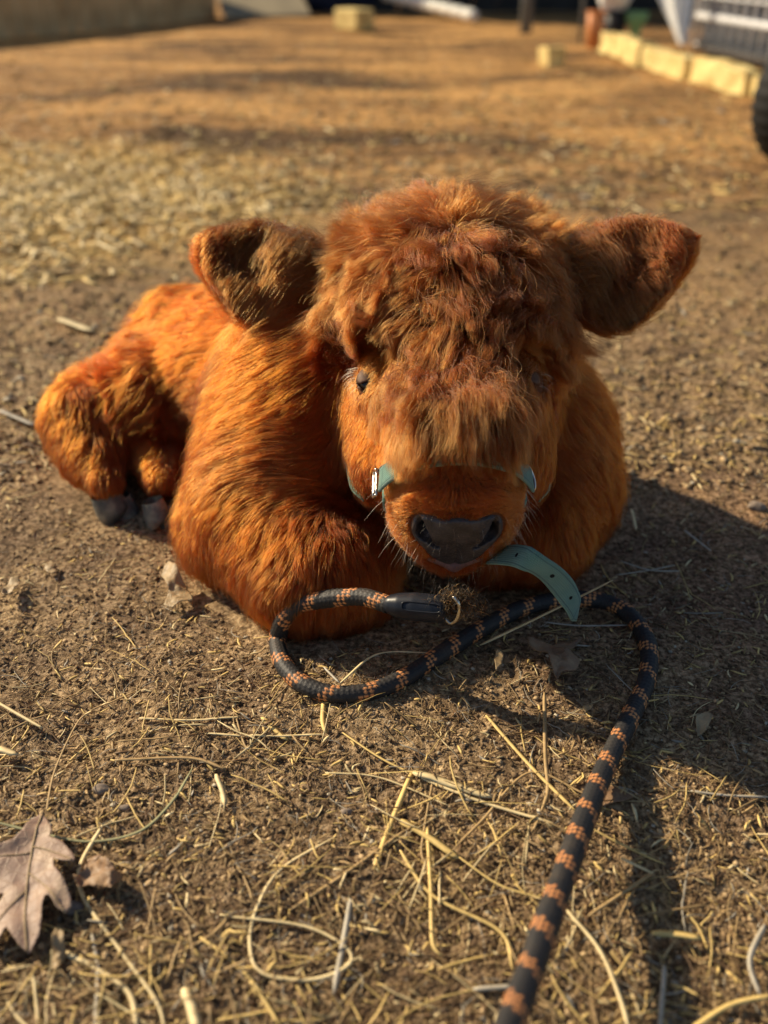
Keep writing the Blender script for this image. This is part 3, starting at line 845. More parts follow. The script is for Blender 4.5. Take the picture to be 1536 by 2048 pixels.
for sgn, c in ((-1, nb[0]), (1, nb[-1])):
    out_ = nrm(c - H(BAND_A, 0, -0.05)); up = nrm(np.cross(out_, E1)); 
    ph = np.linspace(0, 2 * math.pi, 40)
    pth = c[None] - 0.0012 * out_ + 0.0090 * np.cos(ph)[:, None] * E1 + 0.0080 * np.sin(ph)[:, None] * up - E1 * 0.003
    V, F = tube(pth, 0.0011, 10, cap=False)
    adopt(mesh_obj('side_ring', V, F, M_STEEL), halter)
    # cheek strap runs back from the ring, under the long hair, to behind the ear
    pts = []
    for f_ in np.linspace(0.04, 0.22, 5):
        a_ = (BAND_A - 0.01) * (1 - f_) + 0.0 * f_; n_ = -0.062 - 0.02 * math.sin(f_ * 3)
        r = 0.01
        for it in range(200):
            q = np.array([a_, sgn * r, n_]); p = P0 + HR @ (q * np.array([HSC[0], 1, 1]))
            if dist(p[None])[0] > 0.0008: break
            r += 0.001
        pts.append(p)
    pth, _ = resample(pts, 0.004)
    V, F, uvl = strip(pth, np.tile(nrm(np.cross(out_, E1)), (len(pth), 1)), 0.016, 0.0022)
    adopt(mesh_obj('cheek_strap', V, F, M_TEAL, attrs={'uvl': uvl}), halter)
# buckle: two bright bars just above the left end of the nose band
bm = []
bo = nrm(nb[0] - H(BAND_A, 0, -0.05)); bt = nrm(nb[0] - nb[3])
for f_ in (0.0035, 0.0085):
    c = nb[0] + bt * f_ + bo * 0.0015
    V, F = tube(np.linspace(c - E1 * 0.0105, c + E1 * 0.0105, 6), 0.0011, 8); bm.append((V, F))
for e_ in (-1, 1):
    c = nb[0] + bo * 0.0015 + E1 * 0.0105 * e_
    V, F = tube(np.linspace(c + bt * 0.003, c + bt * 0.009, 5), 0.0011, 8); bm.append((V, F))
Vs, Fs, o_ = [], [], 0
for V, F in bm:
    Vs.append(V); Fs += [tuple(x + o_ for x in f) for f in F]; o_ += len(V)
adopt(mesh_obj('buckle', np.vstack(Vs), Fs, M_STEEL), halter)
# loose strap end hanging from the jaw
pp = [W(975, 1116, 0.665), W(1008, 1119, 0.645), W(1045, 1126, 0.622), W(1085, 1148, 0.624), W(1118, 1180, 0.634), W(1140, 1208, 0.645), W(1150, 1232, 0.655)]
wdv = [W(975, 1094, 0.675), W(1010, 1097, 0.655), W(1052, 1104, 0.628), W(1100, 1130, 0.622), W(1142, 1168, 0.630), W(1160, 1204, 0.650), W(1160, 1226, 0.668)]
path, L_ = resample(pp, 0.0015)
wv_ = np.array(wdv) - np.array(pp); wq, _ = resample(wv_ * 1.0, 0.0005)
wq = wq[np.linspace(0, len(wq) - 1, len(path)).astype(int)]
wid = 0.0165 * (1 - 0.35 * smooth01(np.linspace(0, 1, len(path)), 0.96, 1.0))
V, F, uvl = strip(path + nrm(wq) * 0.004, wq, wid, 0.0024)
se = mesh_obj('strap_end', V, F, M_TEAL, attrs={'uvl': uvl}); adopt(se, halter)
M_HOLE = plain('hole_dark', (0.008, 0.012, 0.012), rough=0.9, bump=0)
T_ = nrm(np.gradient(path, axis=0)); Wn = nrm(wq - T_ * (wq * T_).sum(1, keepdims=True)); Nn = np.cross(T_, Wn)
for f_ in (0.33, 0.58, 0.80):
    i = int(f_ * len(path)); ph = np.linspace(0, 2 * math.pi, 17)[:-1]
    c = path[i] + nrm(wq[i]) * 0.004
    V = np.vstack([c + T_[i] * 0.0016 * math.cos(a) + Wn[i] * 0.0016 * math.sin(a) + Nn[i] * sg * 0.00135 for sg in (-1, 1) for a in ph])
    F = [tuple(range(16)), tuple(range(16, 32))[::-1]] + [(j, (j + 1) % 16, 16 + (j + 1) % 16, 16 + j) for j in range(16)]
    h_ = mesh_obj('strap_hole', V, F, M_HOLE, smooth=False)
    h_.parent = se; h_.matrix_parent_inverse = __import__('mathutils').Matrix.Identity(4)

# ------------------------------------------------------------------ lead rope
RR = 0.0065
zg = lambda u, v: G(u, v, RR * 0.95)
rp = [W(778, 1210, 0.648), W(750, 1200, 0.654), W(725, 1194, 0.660), W(680, 1195, 0.668), W(640, 1200, 0.676), W(600, 1209, 0.684), W(570, 1236, 0.690),
      zg(556, 1275), zg(560, 1312), zg(579, 1345), zg(612, 1372), zg(660, 1388), zg(710, 1389), zg(760, 1378), zg(810, 1355), zg(858, 1324),
      zg(900, 1297), zg(942, 1270), zg(985, 1245), zg(1030, 1222), zg(1080, 1206), zg(1130, 1199), zg(1180, 1199), zg(1218, 1206), zg(1250, 1222), zg(1275, 1248),
      zg(1294, 1282), zg(1299, 1322), zg(1292, 1365), zg(1275, 1405), G(1253, 1450, 0.010), G(1230, 1495, 0.012), G(1208, 1542, 0.015), G(1187, 1592, 0.020),
      G(1166, 1646, 0.025), G(1145, 1705, 0.031), G(1123, 1765, 0.036), G(1101, 1826, 0.042), G(1079, 1890, 0.048), G(1052, 1965, 0.055), G(1020, 2050, 0.064),
      G(985, 2140, 0.075), G(930, 2280, 0.095), G(850, 2500, 0.13)]
rpath, rL = resample(rp, 0.0007)
T_, N_, B_ = frames(rpath)
nr = 48; ph = np.linspace(0, 2 * math.pi, nr, endpoint=False)
s_ = np.linspace(0, rL, len(rpath))[:, None]; phg = ph[None, :]
NS = 14; pitch = 2 * RR * math.pi / NS * 1.25
a1 = NS * phg / (2 * math.pi) + s_ / pitch; a2 = NS * phg / (2 * math.pi) - s_ / pitch
f1 = np.abs(np.sin(math.pi * a1)); f2 = np.abs(np.sin(math.pi * a2))
chk = (np.floor(a1) + np.floor(a2)) % 2
cellh = np.minimum(f1, f2) ** 0.5
disp = 0.00055 * cellh - 0.00025 * (1 - chk)
wob = 0.0004 * vnoise(np.stack([rpath[:, 0], rpath[:, 1], rpath[:, 2]], 1), 60, 41)[:, None]
rad_ = RR - 0.0004 + disp + wob
Vr = rpath[:, None, :] + rad_[..., None] * (np.cos(ph)[None, :, None] * N_[:, None, :] + np.sin(ph)[None, :, None] * B_[:, None, :])
m = len(rpath); i = np.arange(m - 1)[:, None] * nr; j = np.arange(nr)[None, :]; j2 = (j + 1) % nr
Fr = np.stack([i + j, i + j2, i + nr + j2, i + nr + j], -1).reshape(-1, 4)
PER = 0.0262
bandp = (s_ / PER + phg / (2 * math.pi)) % 1.0
# stripe of orange picks, whole cells only
sc_ = (np.floor(a1) - np.floor(a2)) * 0.5 * pitch; pc_ = (np.floor(a1) + np.floor(a2)) * 0.5 / NS
inb = ((sc_ / PER + pc_) % 1.0) < 0.33
orange = (inb & (chk > 0.5)).astype(float) * (cellh > 0.25)
t = NT('braided_rope'); a = t.attr('orange')
blk = t.mix(t.noise(t.obj(), 700, 3), (0.010, 0.010, 0.011), (0.035, 0.033, 0.034))
org = t.mix(t.noise(t.obj(), 300, 3), (0.62, 0.22, 0.07), (0.80, 0.37, 0.13))
dust = t.math('MULTIPLY', t.ramp(t.noise(t.obj(), 70, 5), [(0.5, (0, 0, 0)), (0.75, (1, 1, 1))]), 0.10)
cc = t.mix(dust, t.mix(a.outputs['Fac'], blk, org), (0.25, 0.17, 0.09))
t.l(cc, t.b.inputs['Base Color']); t.b.inputs['Roughness'].default_value = 0.6
t.bump(t.noise(t.obj(), 1800, 2), 0.4, 0.0003)
M_ROPE = t.m
lead = empty('lead_rope', tuple(rpath[len(rpath) // 2] * np.array([1, 1, 0])))
tag(lead, 'black braided lead rope with orange checks looping in front of the calf', 'rope')
rope = mesh_obj('rope', Vr.reshape(-1, 3), Fr, M_ROPE, attrs={'orange': orange.ravel()}); adopt(rope, lead)
# clasp sleeve
M_PLAST = plain('black_plastic', (0.012, 0.015, 0.022), (0.020, 0.024, 0.034), rough=0.35, scale=150, bump=0.15, bdist=0.0004)
c0, c1 = W(768, 1208, 0.648), W(893, 1219, 0.634)
tt = np.linspace(0, 1, 40); pth = c0 + (c1 - c0) * tt[:, None]
prof = np.interp(tt, [0, 0.03, 0.10, 0.25, 0.5, 0.8, 0.95, 1.0], [0.0030, 0.0052, 0.0068, 0.0086, 0.0097, 0.0095, 0.0088, 0.0078])
V, F = tube(pth, prof, 28)
clasp = mesh_obj('clasp_sleeve', V, F, M_PLAST); adopt(clasp, lead)
ax_ = nrm(c1 - c0); tc = np.array([0, 0, CAMH]) * 0 + np.array([0, 0, CAMH]) - (c0 + c1) / 2; tc = nrm(tc - ax_ * (tc @ ax_)); sd_ = np.cross(ax_, tc)
mc = c0 + (c1 - c0) * 0.66
lp = []
for a in np.linspace(0, 2 * math.pi, 60):
    x = 0.0135 * np.sign(math.cos(a)) * abs(math.cos(a)) ** 0.4; y = 0.0030 * np.sign(math.sin(a)) * abs(math.sin(a)) ** 0.5
    lp.append(mc + ax_ * x + sd_ * y + tc * (math.sqrt(0.0098 ** 2 - y * y) - 0.0002))
V, F = tube(np.array(lp), 0.0006, 6, cap=False)
rdg = mesh_obj('clasp_ridge', V, F, M_PLAST); adopt(rdg, lead)
# snap hook and the halter ring under the chin
hk = W(905, 1222, 0.630)
pts = [hk + np.array([0.000, 0, 0.012]), hk + np.array([0.004, -0.002, 0.006]), hk + np.array([0.003, -0.002, -0.004]), hk + np.array([-0.001, 0, -0.010]), hk + np.array([-0.006, 0.002, -0.006])]
pth, _ = resample(pts, 0.001); V, F = tube(pth, 0.0014, 10)
adopt(mesh_obj('snap_hook', V, F, M_STEEL), lead)
# frayed strands where the rope is bound to the sleeve
nf = 1100
M_FRAY = fur_material('frayed_fibre', (0.004, 0.004, 0.004), (0.02, 0.014, 0.008))
fc = W(912, 1206, 0.632); sd3 = rng.normal(0, 1, (nf, 3)); 
fr0 = fc + sd3 * np.array([0.007, 0.003, 0.005]); dr = nrm(rng.normal(0, 1, (nf, 3)) + np.array([0.3, -0.3, 0.2]))
FP = np.zeros((5, nf, 3)); dcur = dr.copy(); FP[0] = fr0
for k in range(1, 5):
    dcur = nrm(dcur + rng.normal(0, 0.5, (nf, 3))); FP[k] = FP[k - 1] + dcur * 0.0022
fo = add_hair('frayed_end', FP, np.full(nf, 0.00016), M_FRAY, lead, {'tone': np.zeros(nf), 'pale': (rng.random(nf) < 0.2) * 0.5})

# ------------------------------------------------------------------ straw, leaves, crumbs
t = NT('dry_straw'); a = t.attr('tint')
cc = t.mix(1.0, a.outputs['Color'], t.ramp(t.noise(t.obj(), 160, 4), [(0.3, (0.75, 0.72, 0.66)), (0.7, (1.1, 1.08, 1.05))]), 'MULTIPLY')
t.l(cc, t.b.inputs['Base Color']); t.b.inputs['Roughness'].default_value = 0.55; t.b.inputs['Specular IOR Level'].default_value = 0.35
M_STRAW = t.m
PAL = {'pale': (0.90, 0.74, 0.42), 'yellow': (0.84, 0.62, 0.24), 'tan': (0.50, 0.35, 0.17), 'grey': (0.50, 0.46, 0.38), 'green': (0.36, 0.36, 0.20), 'brown': (0.20, 0.12, 0.06)}

def ribbons(P, width, thick, col, roll=None):
    """P (n,k,3) centre lines -> one mesh of n closed four-sided blades"""
    n, k, _ = P.shape
    T = nrm(np.gradient(P, axis=1)); up = np.zeros_like(T); up[..., 2] = 1
    Sd = nrm(np.cross(T, up)); Up = np.cross(Sd, T)
    if roll is not None:
        c, s1 = np.cos(roll)[:, None, None], np.sin(roll)[:, None, None]
        Sd, Up = Sd * c + Up * s1, Up * c - Sd * s1
    tp = np.interp(np.linspace(0, 1, k), [0, 0.06, 0.9, 1], [0.5, 1, 1, 0.35])[None, :, None]
    hw = (width / 2)[:, None, None] * tp; ht = (thick / 2)[:, None, None] * tp
    V = np.stack([P + Sd * hw, P + Up * ht, P - Sd * hw, P - Up * ht], 2)      # n,k,4,3
    base = (np.arange(n) * k * 4)[:, None, None] + (np.arange(k - 1) * 4)[None, :, None]
    j = np.arange(4)[None, None, :]; j2 = (j + 1) % 4
    F = np.stack([base + j, base + j2, base + 4 + j2, base + 4 + j], -1).reshape(-1, 4)
    e0 = (np.arange(n) * k * 4)[:, None] + np.array([3, 2, 1, 0])[None]; e1_ = (np.arange(n) * k * 4 + (k - 1) * 4)[:, None] + np.arange(4)[None]
    F = np.vstack([F, e0, e1_])
    C_ = np.repeat(np.c_[col, np.ones(n)], k * 4, axis=0)
    return V.reshape(-1, 3), F, C_

def scatter_pts(n, zone, far=False):
    """random ground points inside the seen wedge"""
    u = rng.uniform(zone[0], zone[1], n); v = rng.uniform(zone[2], zone[3], n)
    zc = CAMH / (SP + (v - 1024) / FPX * CP); x = (u - 768) / FPX * zc; y = zc * (CP + (1024 - v) / FPX * SP)
    return x, y
def free(x, y):
    """not under the calf"""
    P = np.stack([x, y, np.full_like(x, 0.03)], 1)
    P2 = P.copy(); P2[:, 2] = 0.01
    return (dist(P) > 0.012) & (dist(P2) > 0.006)
def litter(n, x, y, length, width, thick, pal, curl=0.6, k=6, lift=0.002, br=(0.55, 1.15)):
    ok = free(x, y); x, y = x[ok], y[ok]; n = len(x)
    L = rng.uniform(length[0], length[1], n) * 1.0; an_ = rng.uniform(0, 6.283, n)
    cv = rng.normal(0, curl, n); kink = np.where(rng.random(n) < 0.25, rng.normal(0, 0.9, n), 0); kpos = rng.integers(1, max(2, k - 1), n); P = np.zeros((n, k, 3)); px, py = x.copy(), y.copy()
    for q in range(k):
        P[:, q, 0] = px; P[:, q, 1] = py
        a = an_ + cv * (q / (k - 1)) + kink * (q >= kpos) + rng.normal(0, 0.03 + curl * 0.04, n)
        px = px + np.cos(a) * L / (k - 1); py = py + np.sin(a) * L / (k - 1)
    zz = hz(P[..., 0].ravel(), P[..., 1].ravel()).reshape(n, k)
    zl = zz.max(1, keepdims=True) * 0.6 + zz * 0.4
    P[..., 2] = zl + 0.0004 + rng.uniform(0, lift, (n, 1)) + rng.uniform(-1, 1, (n, 1)) * np.linspace(-1, 1, k)[None] * lift * 0.8
    P[..., 2] = np.maximum(P[..., 2], zz + 0.0002)
    w_ = rng.uniform(width[0], width[1], n); names = list(pal); pw = np.array([pal[q] for q in names], float); pw /= pw.sum()
    ci = rng.choice(len(names), n, p=pw); col = np.array([PAL[q] for q in names])[ci] * rng.uniform(br[0], br[1], (n, 1))
    return ribbons(P, w_, w_ * thick, np.clip(col, 0, 1), rng.uniform(-0.7, 0.7, n))
def merge(parts):
    Vs, Fs, Cs, o_ = [], [], [], 0
    for V, F, C_ in parts: Vs.append(V); Fs.append(F + o_); Cs.append(C_); o_ += len(V)
    return np.vstack(Vs), np.vstack(Fs), np.vstack(Cs)
parts = []
BR = {'brown': 4, 'tan': 3, 'grey': 1}; MX = {'tan': 4, 'yellow': 3, 'pale': 1.5, 'grey': 0.3, 'brown': 3}; ST = {'yellow': 4, 'pale': 3, 'tan': 2}
x, y = scatter_pts(10500, (-560, 2100, 930, 2180)); parts.append(litter(0, x, y, (0.005, 0.024), (0.00025, 0.0007), 0.6, BR, 1.1, 7))
x, y = scatter_pts(7600, (-560, 2100, 930, 2180)); parts.append(litter(0, x, y, (0.003, 0.012), (0.0008, 0.0022), 0.3, MX, 0.4, 4))
x, y = scatter_pts(950, (-560, 2100, 930, 2180)); parts.append(litter(0, x, y, (0.012, 0.050), (0.0005, 0.0013), 0.5, MX, 0.5, 8, 0.004))
for cu_, cv_, su_, sv_, n_ in ((880, 1700, 110, 100, 34), (560, 1470, 110, 50, 20), (120, 1940, 120, 80, 22), (1340, 1850, 110, 90, 18), (620, 1900, 160, 90, 14), (200, 1480, 150, 60, 14)):
    u = rng.normal(cu_, su_, n_); v = np.clip(rng.normal(cv_, sv_, n_), 1000, 2150); zc = CAMH / (SP + (v - 1024) / FPX * CP)
    parts.append(litter(0, (u - 768) / FPX * zc, zc * (CP + (1024 - v) / FPX * SP), (0.012, 0.050), (0.0006, 0.0017), 0.4, ST, 0.25, 7, 0.005))
x, y = scatter_pts(11000, (-600, 2150, 400, 940)); parts.append(litter(0, x, y, (0.006, 0.026), (0.0012, 0.0035), 0.3, MX, 0.4, 4))
x, y = scatter_pts(9500, (-700, 2250, 60, 420)); parts.append(litter(0, x, y, (0.012, 0.05), (0.003, 0.011), 0.3, MX, 0.3, 4, 0.004))
u = np.r_[rng.normal(240, 200, 3300), rng.normal(60, 120, 1400)]; v = np.r_[rng.normal(385, 42, 3300), rng.normal(430, 60, 1400)]
v = np.clip(v, 285, 560); zc = CAMH / (SP + (v - 1024) / FPX * CP)
parts.append(litter(0, (u - 768) / FPX * zc, zc * (CP + (1024 - v) / FPX * SP), (0.012, 0.05), (0.003, 0.010), 0.3, {'yellow': 5, 'pale': 4, 'tan': 1}, 0.4, 4, 0.006, (0.75, 1.1)))
V, F, C_ = merge(parts)
tag(mesh_obj('straw_litter', V, F, M_STRAW, smooth=False, attrs={'tint': C_}), 'fine chopped straw and dry rootlets trodden into the brown dirt', kind='stuff')

# crumbs of soil and grit
def crumbs(n, x, y, size):
    ok = free(x, y); x, y = x[ok], y[ok]; n = len(x)
    base = np.array([(1, 0, 0), (-1, 0, 0), (0, 1, 0), (0, -1, 0), (0, 0, 1), (0, 0, -1), (.6, .6, .6), (-.6, .6, .6), (.6, -.6, .6), (-.6, -.6, .6)], float)
    fc_ = np.array([(4, 6, 8), (4, 8, 9), (4, 9, 7), (4, 7, 6), (0, 8, 6), (3, 9, 8), (1, 7, 9), (2, 6, 7), (0, 6, 2), (0, 3, 8), (1, 9, 3), (1, 2, 7), (5, 0, 2), (5, 3, 0), (5, 1, 3), (5, 2, 1)])
    sz = size[0] * (size[1] / size[0]) ** (rng.random(n) ** 2.2)
    J = base[None] * rng.uniform(0.6, 1.3, (n, 10, 1)) * sz[:, None, None] * rng.uniform(0.6, 1.2, (n, 1, 3))
    an_ = rng.uniform(0, 6.28, n); c, s1 = np.cos(an_)[:, None], np.sin(an_)[:, None]
    J = np.stack([J[..., 0] * c - J[..., 1] * s1, J[..., 0] * s1 + J[..., 1] * c, J[..., 2] * 0.6], -1)
    J[..., 0] += x[:, None]; J[..., 1] += y[:, None]; J[..., 2] += (hz(x, y) + sz * 0.25)[:, None]
    F = (np.arange(n)[:, None, None] * 10 + fc_[None]).reshape(-1, 3)
    col = np.array([(0.28, 0.185, 0.095), (0.14, 0.09, 0.045), (0.52, 0.37, 0.20), (0.50, 0.44, 0.33)])[rng.choice(4, n, p=[.42, .28, .26, .04])] * rng.uniform(0.7, 1.25, (n, 1))
    return J.reshape(-1, 3), F, np.repeat(np.c_[col, np.ones(n)], 10, axis=0)
x, y = scatter_pts(68000, (-560, 2100, 960, 2200)); c1_ = crumbs(0, x, y, (0.0004, 0.0023))
x, y = scatter_pts(14000, (-600, 2150, 450, 980)); c2_ = crumbs(0, x, y, (0.0012, 0.006))
V, F, C_ = merge([c1_, c2_])
t = NT('soil_crumb'); a = t.attr('tint'); t.l(a.outputs['Color'], t.b.inputs['Base Color']); t.b.inputs['Roughness'].default_value = 0.95
tag(mesh_obj('dirt_crumbs', V, F, t.m, smooth=False, attrs={'tint': C_}), 'crumbs of brown soil and grit lying on the ground', kind='stuff')

# single straws that can be told apart
def straw(pts, width, colr, label, thick=0.45, group=None, roll=0.2, heights=None):
    P = []
    for i, (u_, v_) in enumerate(pts):
        h_ = heights[i] if heights else 0.0
        p = G(u_, v_, h_ + 0.0025); p[2] = max(p[2], hz(p[0], p[1])[0] + h_ * 0 + width * thick * 0.5 + 0.0006) if not h_ else p[2]
        P.append(p)
    pth, L = resample(P, 0.003)
    gz = hz(pth[:, 0], pth[:, 1]) + 0.0016
    gz = np.maximum(gz, np.convolve(np.pad(gz, 3, mode='edge'), np.ones(7) / 7, 'valid'))
    pth[:, 2] = np.maximum(pth[:, 2], gz)
    V, F, C_ = ribbons(pth[None], np.array([width * 1.45]), np.array([width * thick]), np.array([PAL[colr]]), np.array([roll]))
    o = mesh_obj('straw', V, F, M_STRAW, smooth=False, attrs={'tint': C_})
    tag(o, label, 'straw', group or 'loose straws on the dirt')
STRAWS = [
 ([(960, 1290), (1090, 1228), (1226, 1160)], .0032, 'pale', 'long thick pale straw leaning up across the tip of the teal strap', [0, .028, .062]),
 ([(1088, 1244), (1160, 1251), (1258, 1250)], .0018, 'grey', 'greyish straw lying level just under the tip of the teal strap', None),
 ([(680, 1366), (755, 1308), (860, 1305)], .0016, 'pale', 'thin kinked straw lying inside the rope loop', [.012, .008, .004]),
 ([(648, 1334), (680, 1366)], .0017, 'grey', 'short pale stub poking over the bottom of the rope loop', [.010, .012]),
 ([(278, 1436), (380, 1440), (484, 1434)], .0018, 'pale', 'straight straw lying level to the lower left of the rope loop', None),
 ([(410, 1466), (520, 1473), (650, 1468)], .0017, 'pale', 'straight level straw just below the rope loop, next to two yellow flakes', None),
 ([(524, 1435), (575, 1480)], .0035, 'yellow', 'wide flat yellow flake slanting below the left of the rope loop', None),
 ([(648, 1404), (646, 1440), (652, 1466)], .0026, 'yellow', 'short upright yellow flake right under the rope loop', None),
 ([(685, 1465), (760, 1515), (826, 1548)], .0014, 'yellow', 'thin yellow straw running down to the broad white blade', None),
 ([(826, 1544), (905, 1570), (985, 1594)], .0052, 'pale', 'broad flat white blade, the widest in the middle foreground', None),
 ([(840, 1556), (960, 1602), (1112, 1648)], .0022, 'pale', 'long pale straw continuing past the end of the broad white blade', None),
 ([(972, 1430), (1060, 1530), (1152, 1622)], .0023, 'yellow', 'long straight yellow straw slanting down to touch the rope', None),
 ([(1089, 1385), (1091, 1510), (1096, 1580), (1082, 1625)], .0020, 'tan', 'straw standing nearly upright in the picture beside the rope', None),
 ([(824, 1545), (785, 1640), (748, 1738)], .0024, 'yellow', 'yellow straw dropping from the upper end of the broad white blade', None),
 ([(650, 1545), (760, 1555), (900, 1612)], .0012, 'pale', 'hair thin white straw passing under the broad white blade', None),
 ([(872, 1528), (850, 1650), (845, 1715), (880, 1750)], .0010, 'tan', 'fine wiry stem crossing over the broad white blade', None),
 ([(800, 1640), (850, 1668), (918, 1716)], .0042, 'yellow', 'flat ragged yellow blade below the broad white blade', None),
 ([(855, 1655), (862, 1780), (866, 1886), (886, 1912)], .0018, 'yellow', 'long straw hanging down with a hooked lower end', None),
 ([(800, 1700), (865, 1790), (1000, 1862), (1026, 1940)], .0018, 'yellow', 'long bent yellow straw ending beside the lower rope', None),
 ([(918, 1714), (1000, 1770), (1088, 1797)], .0012, 'yellow', 'fine curved straw reaching the rope from the yellow blade', None),
 ([(440, 1832), (600, 1850), (680, 1885), (704, 1920), (662, 1950), (600, 1960), (522, 1945), (500, 1895), (510, 1825), (560, 1740), (672, 1672)], .0015, 'pale', 'very long pale stem curled into an open loop at the bottom', None),
 ([(702, 1798), (688, 1880), (668, 1986)], .0023, 'grey', 'grey white straight stalk crossing the curled stem loop', None),
 ([(92, 1625), (110, 1540), (155, 1445), (186, 1420)], .0011, 'tan', 'thin curved stalk rising from the tip of the big dry leaf', None),
 ([(-10, 1643), (80, 1666), (180, 1683), (280, 1662), (345, 1602), (384, 1538)], .0017, 'green', 'greenish curved stem sweeping across the top of the big dry leaf', None),
 ([(205, 1650), (160, 1735), (170, 1800), (240, 1900), (312, 2000), (330, 2060)], .0018, 'pale', 'cream bow shaped stem curving past the big leaf to the bottom edge', None),
 ([(128, 1902), (190, 1935), (258, 1985), (275, 2060)], .0022, 'pale', 'bent white stalk under the big dry leaf', None),
 ([(130, 1908), (180, 1930), (236, 1962)], .0020, 'pale', 'short white stalk beside the bent one under the big leaf', None),
 ([(400, 1875), (490, 1945), (560, 2050)], .0018, 'yellow', 'yellow green arched stem running out of the bottom edge', None),
 ([(368, 1975), (384, 2010), (396, 2060)], .0045, 'pale', 'wide cream blade cut by the bottom edge', None),
 ([(1134, 1820), (1200, 1900), (1242, 2000), (1258, 2060)], .0019, 'pale', 'pale arched stem to the right of the lower rope', None),
 ([(946, 1978), (1032, 1972)], .0024, 'grey', 'whitish short stalk touching the left of the lowest rope stretch', None),
 ([(1378, 1581), (1450, 1590), (1545, 1594)], .0018, 'grey', 'level grey straw leaving the right edge of the picture', None),
 ([(1242, 1716), (1305, 1746)], .0018, 'pale', 'short pale straw meeting another at a point right of the rope', None),
 ([(1303, 1747), (1240, 1790), (1176, 1832)], .0014, 'tan', 'thin tan straw slanting down left from the pointed pair', None),
 ([(1303, 1866), (1350, 1868), (1404, 1876)], .0034, 'yellow', 'flat yellow piece beside a green sprout at the lower right', None),
 ([(228, 1520), (380, 1516), (452, 1538)], .0022, 'tan', 'tan straw with a drooping end above the short white twig', None),
 ([(432, 1548), (446, 1585), (450, 1612)], .0025, 'pale', 'short white twig standing alone in the bare soil', None),
 ([(-10, 1494), (36, 1509)], .0042, 'pale', 'thick white stub cut by the left edge', None),
 ([(-5, 1404), (40, 1430), (86, 1456)], .0020, 'pale', 'pale straw slanting in from the left edge', None),
 ([(0, 1470), (60, 1440), (110, 1425)], .0012, 'tan', 'thin tan straw crossing the pale one by the left edge', None),
 ([(1368, 1060), (1422, 1102)], .0022, 'grey', 'grey straw lying alone in the purple shade', None),
 ([(1384, 948), (1406, 980)], .0024, 'pale', 'short straw at the far edge of the calf shadow', None),
 ([(1240, 1122), (1300, 1140), (1360, 1142)], .0020, 'grey', 'grey stalk in the shade by the chest of the calf', None),
 ([(1232, 1150), (1300, 1140), (1350, 1130)], .0014, 'grey', 'thinner grey stalk crossing the one by the chest', None),
 ([(1263, 1018), (1272, 1060)], .0022, 'pale', 'short straw standing right of the chest of the calf', None),
 ([(1120, 1288), (1180, 1292)], .0020, 'grey', 'short grey stick in the shade above the crumpled leaf', None),
 ([(120, 637), (186, 662)], .0130, 'pale', 'bright wide straw chip left of the rump of the calf', None),
 ([(196, 484), (236, 504)], .0110, 'pale', 'bright chip lying between the straw patch and the rump', None),
 ([(66, 540), (152, 546)], .0120, 'tan', 'dull wide straw chip behind the calf near the left edge', None),
 ([(0, 820), (70, 850)], .0060, 'grey', 'pale stick by the left edge beside the hind quarters', None),
 ([(1500, 830), (1545, 840)], .0050, 'yellow', 'yellow straw at the right edge behind the shadow', None),
 ([(560, 1440), (500, 1500), (470, 1430)], .0010, 'tan', 'fine bent rootlet between the flat flake and level straw', None),
 ([(1175, 1590), (1060, 1545), (965, 1640), (905, 1700)], .0012, 'tan', 'thin brown stem arching left of the rope', None),
 ([(580, 1820), (700, 1740), (810, 1660)], .0018, 'tan', 'tan stalk rising to the ragged yellow blade', None),
 ([(120, 2010), (400, 1885), (470, 1820)], .0018, 'tan', 'long dull tan stalk slanting up across the bottom left', None),
 ([(185, 1870), (196, 1940), (190, 2060)], .0018, 'grey', 'grey upright stalk below the small curled husk', None),
 ([(1330, 1930), (1320, 2060)], .0018, 'grey', 'grey upright stalk near the bottom right corner', None),
 ([(1380, 2060), (1460, 2010), (1545, 1990)], .0022, 'yellow', 'yellow stalk leaving the bottom right corner', None),
 ([(1530, 1850), (1500, 1920), (1520, 1990)], .0022, 'grey', 'kinked grey stalk at the lower right edge', None),
]
for pts, wd_, cl_, lb_, hh_ in STRAWS:
    straw(pts, wd_, cl_, lb_, heights=hh_, thick=0.5 if wd_ < 0.0025 else 0.22)

